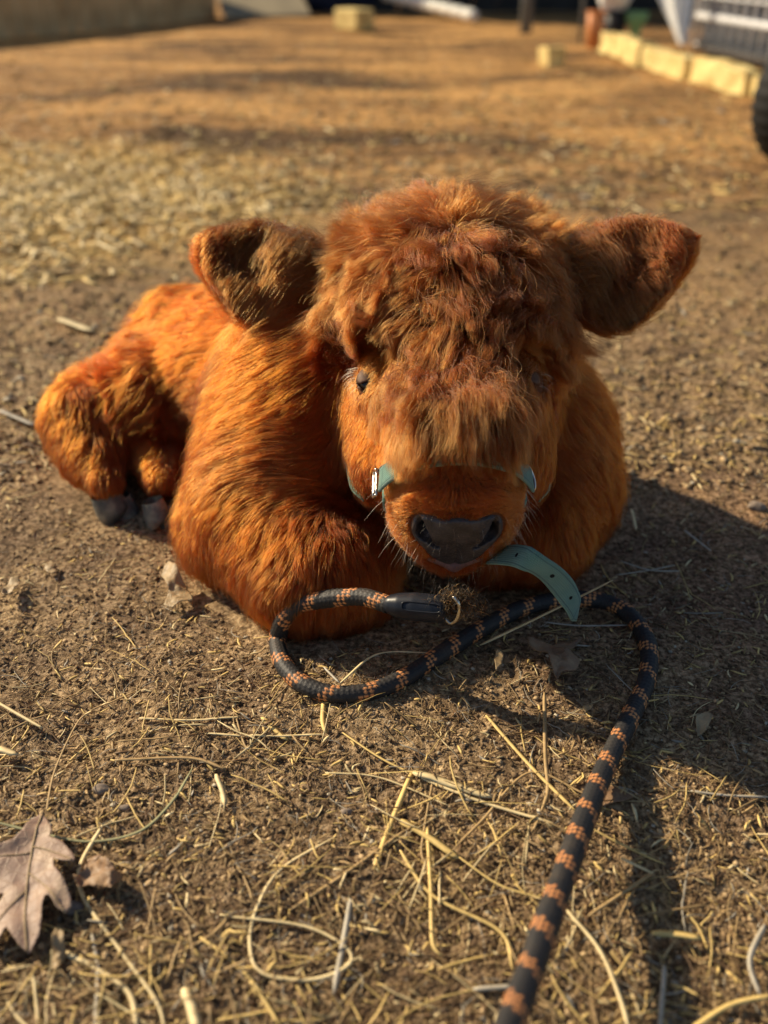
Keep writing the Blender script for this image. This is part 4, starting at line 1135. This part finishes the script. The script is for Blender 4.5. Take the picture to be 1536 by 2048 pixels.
def leaf(name, poly, mat, label, lift=0.004, curl=0.006, seed=0, cell=0.0011, cat='leaf', fold=0.0, zmax=None):
    """dry leaf from its outline on the ground: real curl and thickness"""
    Pg = np.array([G(u_, v_, lift)[:2] for u_, v_ in poly]); cen_ = Pg.mean(0)
    lo, hi = Pg.min(0), Pg.max(0)
    gx_ = np.arange(lo[0] - cell, hi[0] + 2 * cell, cell); gy_ = np.arange(lo[1] - cell, hi[1] + 2 * cell, cell)
    A, B = np.meshgrid(gx_, gy_); q = np.stack([A.ravel(), B.ravel()], 1)
    def inside(q):
        r = np.zeros(len(q), bool); n = len(Pg)
        for i in range(n):
            a, b = Pg[i], Pg[(i + 1) % n]
            c = ((a[1] > q[:, 1]) != (b[1] > q[:, 1])) & (q[:, 0] < (b[0] - a[0]) * (q[:, 1] - a[1]) / (b[1] - a[1] + 1e-12) + a[0]); r ^= c
        return r
    nxx = len(gx_); jj = (np.arange(len(gy_) - 1)[:, None] * nxx + np.arange(nxx - 1)[None]).ravel()
    cc_ = q[jj] + cell / 2; okc = inside(cc_)
    F = np.stack([jj, jj + 1, jj + nxx + 1, jj + nxx], 1)[okc]
    used = np.unique(F); mp_ = -np.ones(len(q), int); mp_[used] = np.arange(len(used)); F = mp_[F]; q = q[used]
    # pull rim vertices onto the outline
    outm = ~inside(q); n = len(Pg); best = np.full(len(q), 9.0); tgt = q.copy()
    for i in range(n):
        a, b = Pg[i], Pg[(i + 1) % n]; ab = b - a; h = np.clip(((q - a) @ ab) / (ab @ ab + 1e-12), 0, 1); c = a + h[:, None] * ab
        d = np.linalg.norm(q - c, axis=1); m_ = d < best; best[m_] = d[m_]; tgt[m_] = c[m_]
    q = np.where((outm | (best < cell * 0.6))[:, None], tgt, q)
    S = np.linalg.norm(hi - lo)
    P3 = np.c_[q, np.zeros(len(q))]
    edge_ = np.exp(-best / (S * 0.08))
    z = lift + curl * (vnoise(P3, 1.6 / S, 50 + seed) * 0.8 + 0.35 * vnoise(P3, 5 / S, 51 + seed)) + 0.10 * curl * vnoise(P3, 16 / S, 52 + seed)
    z += curl * 0.9 * edge_ * vnoise(P3, 3 / S, 53 + seed) + fold * (np.abs(q[:, 0] - cen_[0]) / S)
    z = np.maximum(z, hz(q[:, 0], q[:, 1]) + 0.0005)
    o = mesh_obj(name, np.c_[q, z], F, mat, attrs={'rim': np.exp(-best / 0.003)})
    md = o.modifiers.new('thick', 'SOLIDIFY'); md.thickness = 0.0004
    tag(o, label, cat); return o
def leaf_mat(name, c1, c2, c3):
    t = NT(name); o = t.geo()
    cc = t.ramp(t.noise(o, 55, 6, 0.6), [(0.25, c1), (0.5, c2), (0.75, c3)])
    vor = t.n('ShaderNodeTexVoronoi'); vor.feature = 'DISTANCE_TO_EDGE'; vor.inputs['Scale'].default_value = 150; t.l(o, vor.inputs['Vector'])
    vein = t.ramp(vor.outputs['Distance'], [(0.0, (1, 1, 1)), (0.06, (0, 0, 0))])
    cc = t.mix(t.math('MULTIPLY', vein, 0.35), cc, c3)
    t.l(cc, t.b.inputs['Base Color']); t.b.inputs['Roughness'].default_value = 0.55
    t.bump(t.math('ADD', t.noise(o, 160, 5), t.math('MULTIPLY', vein, 0.25)), 0.6, 0.0012); return t.m
ML1 = leaf_mat('dry_oak_leaf', (0.20, 0.125, 0.095), (0.36, 0.235, 0.17), (0.56, 0.41, 0.27))
ML2 = leaf_mat('brown_leaf', (0.15, 0.085, 0.05), (0.27, 0.16, 0.085), (0.40, 0.26, 0.14))
ML3 = leaf_mat('pale_leaf', (0.26, 0.18, 0.09), (0.38, 0.27, 0.14), (0.50, 0.38, 0.22))
big = [(82, 1622), (96, 1640), (105, 1662), (100, 1676), (128, 1690), (150, 1716), (152, 1728), (128, 1728), (108, 1722), (110, 1738), (128, 1760), (142, 1792), (143, 1808), (130, 1824), (114, 1816), (104, 1800),
       (92, 1796), (86, 1812), (84, 1840), (78, 1868), (56, 1899), (36, 1884), (22, 1866), (10, 1850), (-6, 1872), (-30, 1884), (-44, 1862), (-34, 1830), (-8, 1800), (6, 1782), (-12, 1778), (-34, 1782), (-60, 1770),
       (-56, 1750), (-30, 1736), (2, 1722), (-22, 1722), (-50, 1712), (-40, 1696), (-4, 1694), (28, 1684), (44, 1668), (56, 1646)]
bl = leaf('dry_leaf', big, ML1, 'large lobed mauve brown dry leaf at the lower left edge', 0.012, 0.007, 1, 0.0009)
vn = [([(82, 1622), (62, 1700), (48, 1800), (50, 1890)]), ([(66, 1690), (100, 1700), (146, 1722)]), ([(56, 1740), (90, 1770), (128, 1818)]), ([(60, 1700), (20, 1705), (-40, 1706)]), ([(52, 1770), (10, 1810), (-36, 1868)])]
blv = bvh_leaf = BVHTree.FromPolygons([tuple(v_.co) for v_ in bl.data.vertices], [tuple(p.vertices) for p in bl.data.polygons])
for k_, l_ in enumerate(vn):
    pth, _ = resample([G(a, b, 0.014) for a, b in l_], 0.002); qq = []
    for p in pth:
        h_ = blv.ray_cast(Vector((p[0], p[1], 0.2)), Vector((0, 0, -1)))[0]
        if h_ is not None: qq.append((p[0], p[1], h_.z + 0.0003))
    if len(qq) > 3:
        V, F = tube(np.array(qq), 0.0006 if k_ == 0 else 0.00035, 6)
        vo = mesh_obj('vein', V, F, ML3); vo.parent = bl
leaf('dry_leaf', [(150, 1722), (168, 1700), (205, 1698), (190, 1712), (214, 1728), (246, 1752), (236, 1768), (225, 1788), (205, 1776), (178, 1768), (158, 1775), (146, 1750)], ML2, 'small crumpled brown leaf touching the big lobed leaf', 0.010, 0.012, 2)
leaf('dry_leaf', [(1052, 1290), (1075, 1288), (1105, 1300), (1128, 1276), (1166, 1268), (1150, 1290), (1135, 1306), (1160, 1330), (1150, 1352), (1120, 1362), (1112, 1376), (1098, 1350), (1092, 1330), (1068, 1322), (1056, 1306)], ML2, 'crumpled brown leaf in the shade inside the rope', 0.007, 0.009, 3)
leaf('dry_leaf', [(328, 1206), (338, 1180), (322, 1150), (338, 1130), (356, 1150), (380, 1178), (386, 1196), (360, 1202), (344, 1212)], ML3, 'pale curled leaf against the folded knee of the calf', 0.008, 0.010, 4)
leaf('dry_leaf', [(1168, 1584), (1190, 1572), (1240, 1572), (1262, 1580), (1272, 1590), (1240, 1602), (1190, 1612), (1170, 1600)], ML2, 'flat reddish leaf lying under the rope in the sun', 0.003, 0.003, 5)
leaf('dry_leaf', [(1000, 1296), (1008, 1310), (1004, 1332), (992, 1340), (988, 1322), (992, 1304)], ML3, 'small spindle shaped tan leaf below the rope', 0.004, 0.003, 6)
leaf('dry_leaf', [(88, 1135), (100, 1118), (112, 1126), (114, 1144), (98, 1150)], ML3, 'small pale scrap of leaf in front of the hind hooves', 0.005, 0.005, 7)
leaf('dry_leaf', [(4, 1186), (18, 1158), (38, 1150), (40, 1166), (22, 1190), (8, 1196)], ML3, 'tan leaf scrap at the left edge below the hooves', 0.005, 0.005, 8)
leaf('dry_leaf', [(1165, 1412), (1182, 1404), (1184, 1420), (1170, 1428)], ML3, 'tiny bright leaf scrap left of the rope in the sun', 0.005, 0.004, 9)
leaf('dry_leaf', [(100, 1905), (112, 1860), (128, 1868), (130, 1900), (112, 1945), (102, 1930)], ML3, 'long curled tan husk under the big lobed leaf', 0.008, 0.006, 10)
leaf('dry_leaf', [(1390, 1440), (1410, 1430), (1424, 1440), (1412, 1462), (1396, 1470)], ML3, 'small pale leaf scrap in the shade right of the rope', 0.004, 0.004, 11)

def stone(u_, v_, size, label, seed):
    p = G(u_, v_, 0); r_ = np.random.default_rng(seed)
    bm = bmesh.new(); bmesh.ops.create_icosphere(bm, subdivisions=3, radius=1)
    V = np.array([v.co[:] for v in bm.verts]); F = [tuple(v.index for v in f.verts) for f in bm.faces]; bm.free()
    V = V * (1 + 0.28 * vnoise(V + seed, 1.1, 61)[:, None] + 0.1 * vnoise(V + seed, 3, 62)[:, None]) * size * np.array([1, 0.75, 0.55])
    V = V + np.array([p[0], p[1], hz(p[0], p[1])[0] + size * 0.25])
    tag(mesh_obj('pebble', V, F, M_STONE), label, 'pebble', 'pebbles in the soil')
M_STONE = plain('pebble_stone', (0.16, 0.125, 0.10), (0.33, 0.26, 0.20), rough=0.8, scale=200, bump=0.4)
stone(202, 1578, 0.005, 'dark grey pebble above the greenish curved stem', 1)
stone(250, 1614, 0.0035, 'tiny pale round pebble right of the dark grey one', 2)
stone(692, 1622, 0.0035, 'tan pebble left of the broad white blade', 3)
stone(150, 1815, 0.006, 'grey pebble at the edge of the big lobed leaf', 4)
stone(1512, 1020, 0.009, 'grey stone in the shadow at the right edge', 5)

# ------------------------------------------------------------------ background yard
def boxV(c, d, R=None):
    V = np.array([(x, y, z) for x in (-.5, .5) for y in (-.5, .5) for z in (-.5, .5)]) * np.array(d)
    if R is not None: V = V @ R.T
    return V + np.array(c), [(0, 1, 3, 2), (4, 6, 7, 5), (0, 4, 5, 1), (2, 3, 7, 6), (0, 2, 6, 4), (1, 5, 7, 3)]
def rz(a): c, s1 = math.cos(a), math.sin(a); return np.array([[c, -s1, 0], [s1, c, 0], [0, 0, 1]])
def join(lst):
    Vs, Fs, o_ = [], [], 0
    for V, F in lst:
        Vs.append(np.asarray(V)); Fs += [tuple(int(x) + o_ for x in f) for f in F]; o_ += len(V)
    return np.vstack(Vs), Fs
def part(name, lst, mat, parent, bevel=0.0, smooth=False):
    V, F = join(lst); o = mesh_obj(name, V, F, mat, smooth=smooth); adopt(o, parent)
    if bevel: b_ = o.modifiers.new('bevel', 'BEVEL'); b_.width = bevel; b_.segments = 2
    return o
def lathe(prof, c, n=28):
    V = []; F = []
    for r, z in prof:
        for i in range(n): V.append((c[0] + r * math.cos(6.2832 * i / n), c[1] + r * math.sin(6.2832 * i / n), c[2] + z))
    for j in range(len(prof) - 1):
        for i in range(n): a, b = j * n + i, j * n + (i + 1) % n; F.append((a, b, b + n, a + n))
    return np.array(V), F
M_WOOD = plain('weathered_board', (0.46, 0.32, 0.16), (0.72, 0.52, 0.27), rough=0.9, scale=6)
M_DARKW = plain('barn_board', (0.020, 0.018, 0.017), (0.05, 0.045, 0.042), rough=0.9, scale=4)
M_YEL = plain('fresh_timber', (0.52, 0.36, 0.12), (0.92, 0.75, 0.33), rough=0.85, scale=14, bump=0.8, bdist=0.006)
M_WHITE = plain('white_plastic', (0.72, 0.72, 0.66), (0.85, 0.84, 0.76), rough=0.5, scale=10)
M_CLOTH = plain('white_cloth', (0.75, 0.76, 0.74), (0.86, 0.87, 0.85), rough=0.9, scale=20)
M_GALV = plain('galvanised_wire', (0.62, 0.63, 0.65), (0.80, 0.81, 0.83), rough=0.5, metal=0.2, scale=30, bump=0)
M_ORG = plain('orange_plastic', (0.62, 0.22, 0.07), (0.72, 0.30, 0.11), rough=0.5, scale=15)
M_GRN = plain('green_plastic', (0.16, 0.34, 0.16), (0.22, 0.44, 0.22), rough=0.5, scale=15)
M_BLK = plain('black_plastic_tub', (0.012, 0.012, 0.014), (0.025, 0.025, 0.03), rough=0.5, scale=20)
M_NAVY = plain('navy_tarp', (0.006, 0.010, 0.028), (0.012, 0.018, 0.045), rough=0.6, scale=10)
M_TYRE = plain('tyre_rubber', (0.008, 0.008, 0.008), (0.018, 0.017, 0.016), rough=0.75, scale=40)

def rough(o, amp, seed):
    bm = bmesh.new(); bm.from_mesh(o.data); bmesh.ops.subdivide_edges(bm, edges=bm.edges[:], cuts=7, use_grid_fill=True)
    V = np.array([v.co[:] for v in bm.verts]); D = np.stack([vnoise(V, 14, seed), vnoise(V, 14, seed + 1), vnoise(V, 14, seed + 2)], 1) * amp
    for v, d in zip(bm.verts, D): v.co += Vector(d)
    bm.to_mesh(o.data); bm.free()
# plank fence, upper left
a, b = G(-420, 108), G(432, 36)
fen = empty('plank_fence', (a[0], a[1], 0)); tag(fen, 'low brown vertical plank fence closing the yard at the upper left', 'fence')
d_ = b - a; L_ = np.linalg.norm(d_[:2]); yaw = math.atan2(d_[1], d_[0]); R = rz(yaw); lst = []
nb_ = int(L_ / 0.13)
for i in range(nb_):
    h_ = 0.34 + rng.uniform(-0.01, 0.01); c = a + d_ * ((i + 0.5) / nb_); c[2] = h_ / 2 - 0.03
    lst.append(boxV(c, (L_ / nb_ - 0.008, 0.022, h_), R))
part('boards', lst, M_WOOD, fen, 0.003)
nrm2 = np.array([-math.sin(yaw), math.cos(yaw), 0])
part('rail', [boxV((a + b) / 2 * np.array([1, 1, 0]) + nrm2 * 0.035 + np.array([0, 0, 0.26]), (L_, 0.04, 0.07), R)], M_WOOD, fen, 0.004)
part('rail', [boxV((a + b) / 2 * np.array([1, 1, 0]) + nrm2 * 0.035 + np.array([0, 0, 0.09]), (L_, 0.04, 0.07), R)], M_WOOD, fen, 0.004)
for i in range(5):
    c = a + d_ * (i / 4.0) + nrm2 * 0.09; c[2] = 0.16
    part('post', [boxV(c, (0.07, 0.07, 0.38), R)], M_WOOD, fen, 0.004)
# dark barn closing the yard
a = G(430, 28); b = G(2300, 18); d_ = b - a
barn = empty('barn', (a[0], a[1], 0)); tag(barn, 'dark board barn wall across the far end of the yard', 'barn')
L_ = np.linalg.norm(d_[:2]); yaw = math.atan2(d_[1], d_[0]); R = rz(yaw); lst = []; nb_ = int(L_ / 0.2)
for i in range(nb_):
    c = a + d_ * ((i + 0.5) / nb_); c = c + np.array([0, 0.3, 0]); c[2] = 1.15
    lst.append(boxV(c, (L_ / nb_ - 0.006, 0.03, 2.4), R))
part('wall', lst, M_DARKW, barn)
cc_ = (a + b) / 2 + np.array([0, 1.4, 0])
part('roof', [boxV((cc_[0], cc_[1], 2.55), (L_ + 0.5, 2.9, 0.08), R)], M_DARKW, barn)
# leaning sheet and tarp
p = G(520, 38)
sh = mesh_obj('plywood_sheet', *(lambda V, F: (V, F))(*boxV((p[0], p[1] + 0.20, 0.10), (0.62, 0.55, 0.02), rz(0.25) @ np.array([[1, 0, 0], [0, math.cos(0.30), -math.sin(0.30)], [0, math.sin(0.30), math.cos(0.30)]]))), plain('grey_plywood', (0.30, 0.25, 0.17), (0.45, 0.37, 0.24), rough=0.85, scale=5), smooth=False)
tag(sh, 'greyish tan board propped on the ground by the end of the plank fence', 'board')
p = G(672, 24)
V, F = ellipsoid_mesh(np.array([p[0], p[1] + 0.15, 0.10]), np.eye(3), np.array([0.34, 0.22, 0.20]), 40, 24)
V = V + 0.05 * np.stack([vnoise(V, 6, 71), vnoise(V, 6, 72), vnoise(V, 9, 73)], 1); V[:, 2] = np.maximum(V[:, 2], 0)
tag(mesh_obj('tarp', V, F, M_NAVY), 'crumpled navy tarp heaped against the far barn', 'tarp')
p = G(708, 60)
o = mesh_obj('straw_block', *boxV((p[0], p[1] + 0.07, 0.055), (0.235, 0.14, 0.12), rz(-0.9)), M_YEL, smooth=False)
b_ = o.modifiers.new('bevel', 'BEVEL'); b_.width = 0.012; b_.segments = 3; tag(o, 'pale yellow block on the ground left of the white corrugated pipe', 'block')
# corrugated pipe
p0, p1 = G(950, 46), G(768, 30); tt = np.linspace(0, 1, 140)
pth = p0 + (p1 - p0) * tt[:, None]; pth[:, 2] = 0.04 + 0.10 * tt
V, F = tube(pth, 0.030 + 0.013 * np.abs(np.sin(tt * math.pi * 9)) ** 0.6, 20)
tag(mesh_obj('corrugated_pipe', V, F, M_WHITE), 'white ribbed pipe lying in front of the far barn', 'pipe')
# posts
for (u_, v_, w_, h_, lb_) in ((1051, 62, 0.075, 1.6, 'grey metal post standing between the pipe and the orange tub'), (1160, 82, 0.022, 1.4, 'thin dark stake just left of the orange tub')):
    p = G(u_, v_); V, F = tube(np.array([[p[0], p[1], z] for z in (-0.1, 0.3, 0.8, h_)]), w_ / 2, 12)
    tag(mesh_obj('post', V, F, plain('grey_post', (0.10, 0.11, 0.11), (0.17, 0.18, 0.18), rough=0.6, scale=20)), lb_, 'post')
def pot(name, u_, v_, prof, mat, label, cat, extra=None, parts_=()):
    p = G(u_, v_); e = empty(name, (p[0], p[1], 0)); tag(e, label, cat)
    V, F = lathe(prof, (p[0], p[1], 0)); adopt(mesh_obj('shell', V, F, mat), e)
    for nm_, V, F, m_ in parts_: adopt(mesh_obj(nm_, V + np.array([p[0], p[1], 0]), F, m_), e)
    return e, p
rim = lambda r, z, w_=0.004: tube(np.array([[r * math.cos(a), r * math.sin(a), z] for a in np.linspace(0, 6.2832, 33)]), w_, 8, cap=False)
V, F = rim(0.046, 0.165); pot('tub', 1186, 95, [(0.0, 0.0), (0.036, 0.0), (0.046, 0.165), (0.042, 0.165), (0.033, 0.01), (0, 0.01)], M_ORG, 'narrow orange tub at the near end of the timber edging', 'tub', parts_=[('rim', V, F, M_ORG)])
V, F = rim(0.060, 0.16); pot('bucket', 1226, 90, [(0.0, 0.0), (0.048, 0.0), (0.060, 0.16), (0.056, 0.16), (0.045, 0.01), (0, 0.01)], M_BLK, 'black bucket standing behind the timber edging', 'bucket', parts_=[('rim', V, F, M_BLK)])
p = G(1222, 90)
V, F = ellipsoid_mesh(np.array([p[0] - 0.01, p[1], 0.235]), np.eye(3), np.array([0.085, 0.07, 0.085]), 32, 20)
V = V + 0.02 * np.stack([vnoise(V, 22, 74), vnoise(V, 22, 75), vnoise(V, 22, 76)], 1)
tag(mesh_obj('bag', V, F, M_CLOTH), 'white plastic bag resting on the black bucket', 'bag')
V, F = rim(0.055, 0.155); pot('planter', 1267, 92, [(0.0, 0.0), (0.034, 0.0), (0.028, 0.04), (0.026, 0.08), (0.055, 0.125), (0.055, 0.155), (0.05, 0.155), (0, 0.12)], M_GRN, 'green waisted plastic planter beside the black bucket', 'planter', parts_=[('rim', V, F, M_GRN)])
# hanging cloth
pa, pb, pc = W(1292, -60, 4.55), W(1396, -60, 4.50), W(1362, 92, 4.55)
n_ = 24; V = []; F = []
for j in range(n_ + 1):
    for i in range(n_ + 1):
        f_ = j / n_; l_, r_ = pa * (1 - f_) + pc * f_, pb * (1 - f_) + (pc + (pb - pa) * 0.08) * f_
        q = l_ + (r_ - l_) * (i / n_); q = q + np.array([0, 1, 0]) * 0.03 * math.sin(i / n_ * 9 + f_ * 2) * (1 - 0.6 * f_); V.append(q)
for j in range(n_):
    for i in range(n_): k_ = j * (n_ + 1) + i; F.append((k_, k_ + 1, k_ + n_ + 2, k_ + n_ + 1))
o = mesh_obj('cloth', np.array(V), F, M_CLOTH); md = o.modifiers.new('thick', 'SOLIDIFY'); md.thickness = 0.004
tag(o, 'white cloth hanging to a point at the corner of the wire pen', 'cloth')
# wire pen
A0, A1 = G(1385, 100), G(1760, 190)
pen = empty('wire_pen', (A0[0], A0[1], 0)); tag(pen, 'galvanised wire mesh pen behind the timber edging at the upper right', 'pen')
d_ = A1 - A0; rods = []
L_ = np.linalg.norm(d_)
for i in range(int(L_ / 0.105) + 1):
    c = A0 + d_ * min(1, i * 0.105 / L_); V, F = tube(np.array([[c[0], c[1], z] for z in (0.0, 0.35, 0.9)]), 0.010, 8); rods.append((V, F))
for z in (0.03, 0.24, 0.34, 0.45, 0.58, 0.75):
    V, F = tube(np.array([A0 * np.array([1, 1, 0]) + [0, 0, z], (A0 + d_ / 2) * np.array([1, 1, 0]) + [0, 0, z], A1 * np.array([1, 1, 0]) + [0, 0, z]]), 0.006, 8); rods.append((V, F))
part('wire_mesh', rods, M_GALV, pen, smooth=True)
for z, rr_ in ((0.155, 0.016), (0.90, 0.016)):
    V, F = tube(np.array([A0 * np.array([1, 1, 0]) + [0, 0, z], A1 * np.array([1, 1, 0]) + [0, 0, z]]), rr_, 12); part('frame_rail', [(V, F)], M_GALV, pen, smooth=True)
for c in (A0, A0 + d_ * 0.5, A1):
    V, F = tube(np.array([[c[0], c[1], -0.05], [c[0], c[1], 0.94]]), 0.016, 12); part('frame_post', [(V, F)], M_GALV, pen, smooth=True)
q = [G(1392, 108), G(1800, 200), G(1900, 40), G(1420, 30)]  # added mat, only there to darken the ground inside the pen
V = np.array([(p[0], p[1], z) for z in (0.022, 0.045) for p in q])
tag(mesh_obj('added_dark_mat', V, [(0, 1, 2, 3)[::-1], (4, 5, 6, 7), (0, 1, 5, 4), (1, 2, 6, 5), (2, 3, 7, 6), (3, 0, 4, 7)], plain('added_mat_grey', (0.045, 0.043, 0.043), (0.12, 0.115, 0.11), rough=0.9, scale=5), smooth=False), 'added dark grey mat darkening the ground inside the wire pen', 'mat')
# timber edging
seg = [((1196, 104), (1276, 132), 'far'), ((1280, 134), (1362, 160), 'b'), ((1372, 162), (1482, 194), 'c'), ((1486, 192), (1560, 214), 'd')]
lbs = ['yellow edging timber farthest away, beside the orange tub', 'yellow edging timber second from the orange tub', 'longest yellow edging timber, in front of the wire pen', 'yellow edging timber nearest the black wheel']
for (q0, q1, _), lb_ in zip(seg, lbs):
    a, b = G(*q0), G(*q1); d_ = b - a; L_ = np.linalg.norm(d_); yaw = math.atan2(d_[1], d_[0]) + rng.uniform(-0.03, 0.03)
    V, F = boxV(((a[0] + b[0]) / 2 + 0.035, (a[1] + b[1]) / 2, 0.040), (L_ * 0.98, 0.07, 0.085), rz(yaw))
    V[:, 2] *= rng.uniform(0.85, 1.1); o = mesh_obj('timber', V, F, M_YEL, smooth=False); rough(o, 0.012, 80); b_ = o.modifiers.new('bevel', 'BEVEL'); b_.width = 0.01; b_.segments = 3
    tag(o, lb_, 'timber', 'yellow timbers edging the pen')
p = G(1105, 134); V, F = boxV((p[0], p[1] + 0.05, 0.035), (0.085, 0.10, 0.075), rz(0.3)); o = mesh_obj('wood_block', V, F, M_YEL, smooth=False); rough(o, 0.008, 84)
b_ = o.modifiers.new('bevel', 'BEVEL'); b_.width = 0.006; b_.segments = 2; tag(o, 'small wood offcut standing alone in front of the timber edging', 'block')
# wheel at the right edge
pw_ = G(1592, 334); Rw = 0.150
e = empty('wheel', (pw_[0], pw_[1], 0)); tag(e, 'black rubber tyred wheel cut by the right edge', 'wheel')
yw = math.radians(28); axw = np.array([math.sin(yw) * -1, math.cos(yw), 0]); hx = np.array([math.cos(yw), math.sin(yw), 0]); c = np.array([pw_[0], pw_[1], Rw])
prof = [(0.62, -0.5), (0.72, -0.92), (0.85, -1), (0.95, -0.85), (1.0, -0.45), (1.0, 0), (1.0, 0.45), (0.95, 0.85), (0.85, 1), (0.72, 0.92), (0.62, 0.5)]
n_ = 96; V = []; F = []
for i in range(n_):
    a = 6.2832 * i / n_; tread = 1.0 if i % 3 else 0.965
    for (r, w_) in prof: V.append(c + (hx * math.cos(a) + np.array([0, 0, 1]) * math.sin(a)) * Rw * r * (tread if r > 0.9 else 1) + axw * w_ * 0.045)
kp = len(prof)
for i in range(n_):
    for j in range(kp - 1): F.append((i * kp + j, i * kp + j + 1, ((i + 1) % n_) * kp + j + 1, ((i + 1) % n_) * kp + j))
adopt(mesh_obj('tyre', np.array(V), F, M_TYRE), e)
prof = [(0.0, -0.1), (0.15, -0.35), (0.2, -0.2), (0.5, -0.15), (0.62, -0.6), (0.645, -0.6), (0.645, 0.6), (0.62, 0.6), (0.5, 0.15), (0.2, 0.2), (0.15, 0.35), (0.0, 0.1)]
V = []; F = []; kp = len(prof); n_ = 48
for i in range(n_):
    a = 6.2832 * i / n_
    for (r, w_) in prof: V.append(c + (hx * math.cos(a) + np.array([0, 0, 1]) * math.sin(a)) * Rw * r + axw * w_ * 0.045)
for i in range(n_):
    for j in range(kp - 1): F.append((i * kp + j, i * kp + j + 1, ((i + 1) % n_) * kp + j + 1, ((i + 1) % n_) * kp + j))
adopt(mesh_obj('rim', np.array(V), F, plain('wheel_rim', (0.45, 0.44, 0.40), (0.6, 0.58, 0.52), rough=0.4, scale=15)), e)
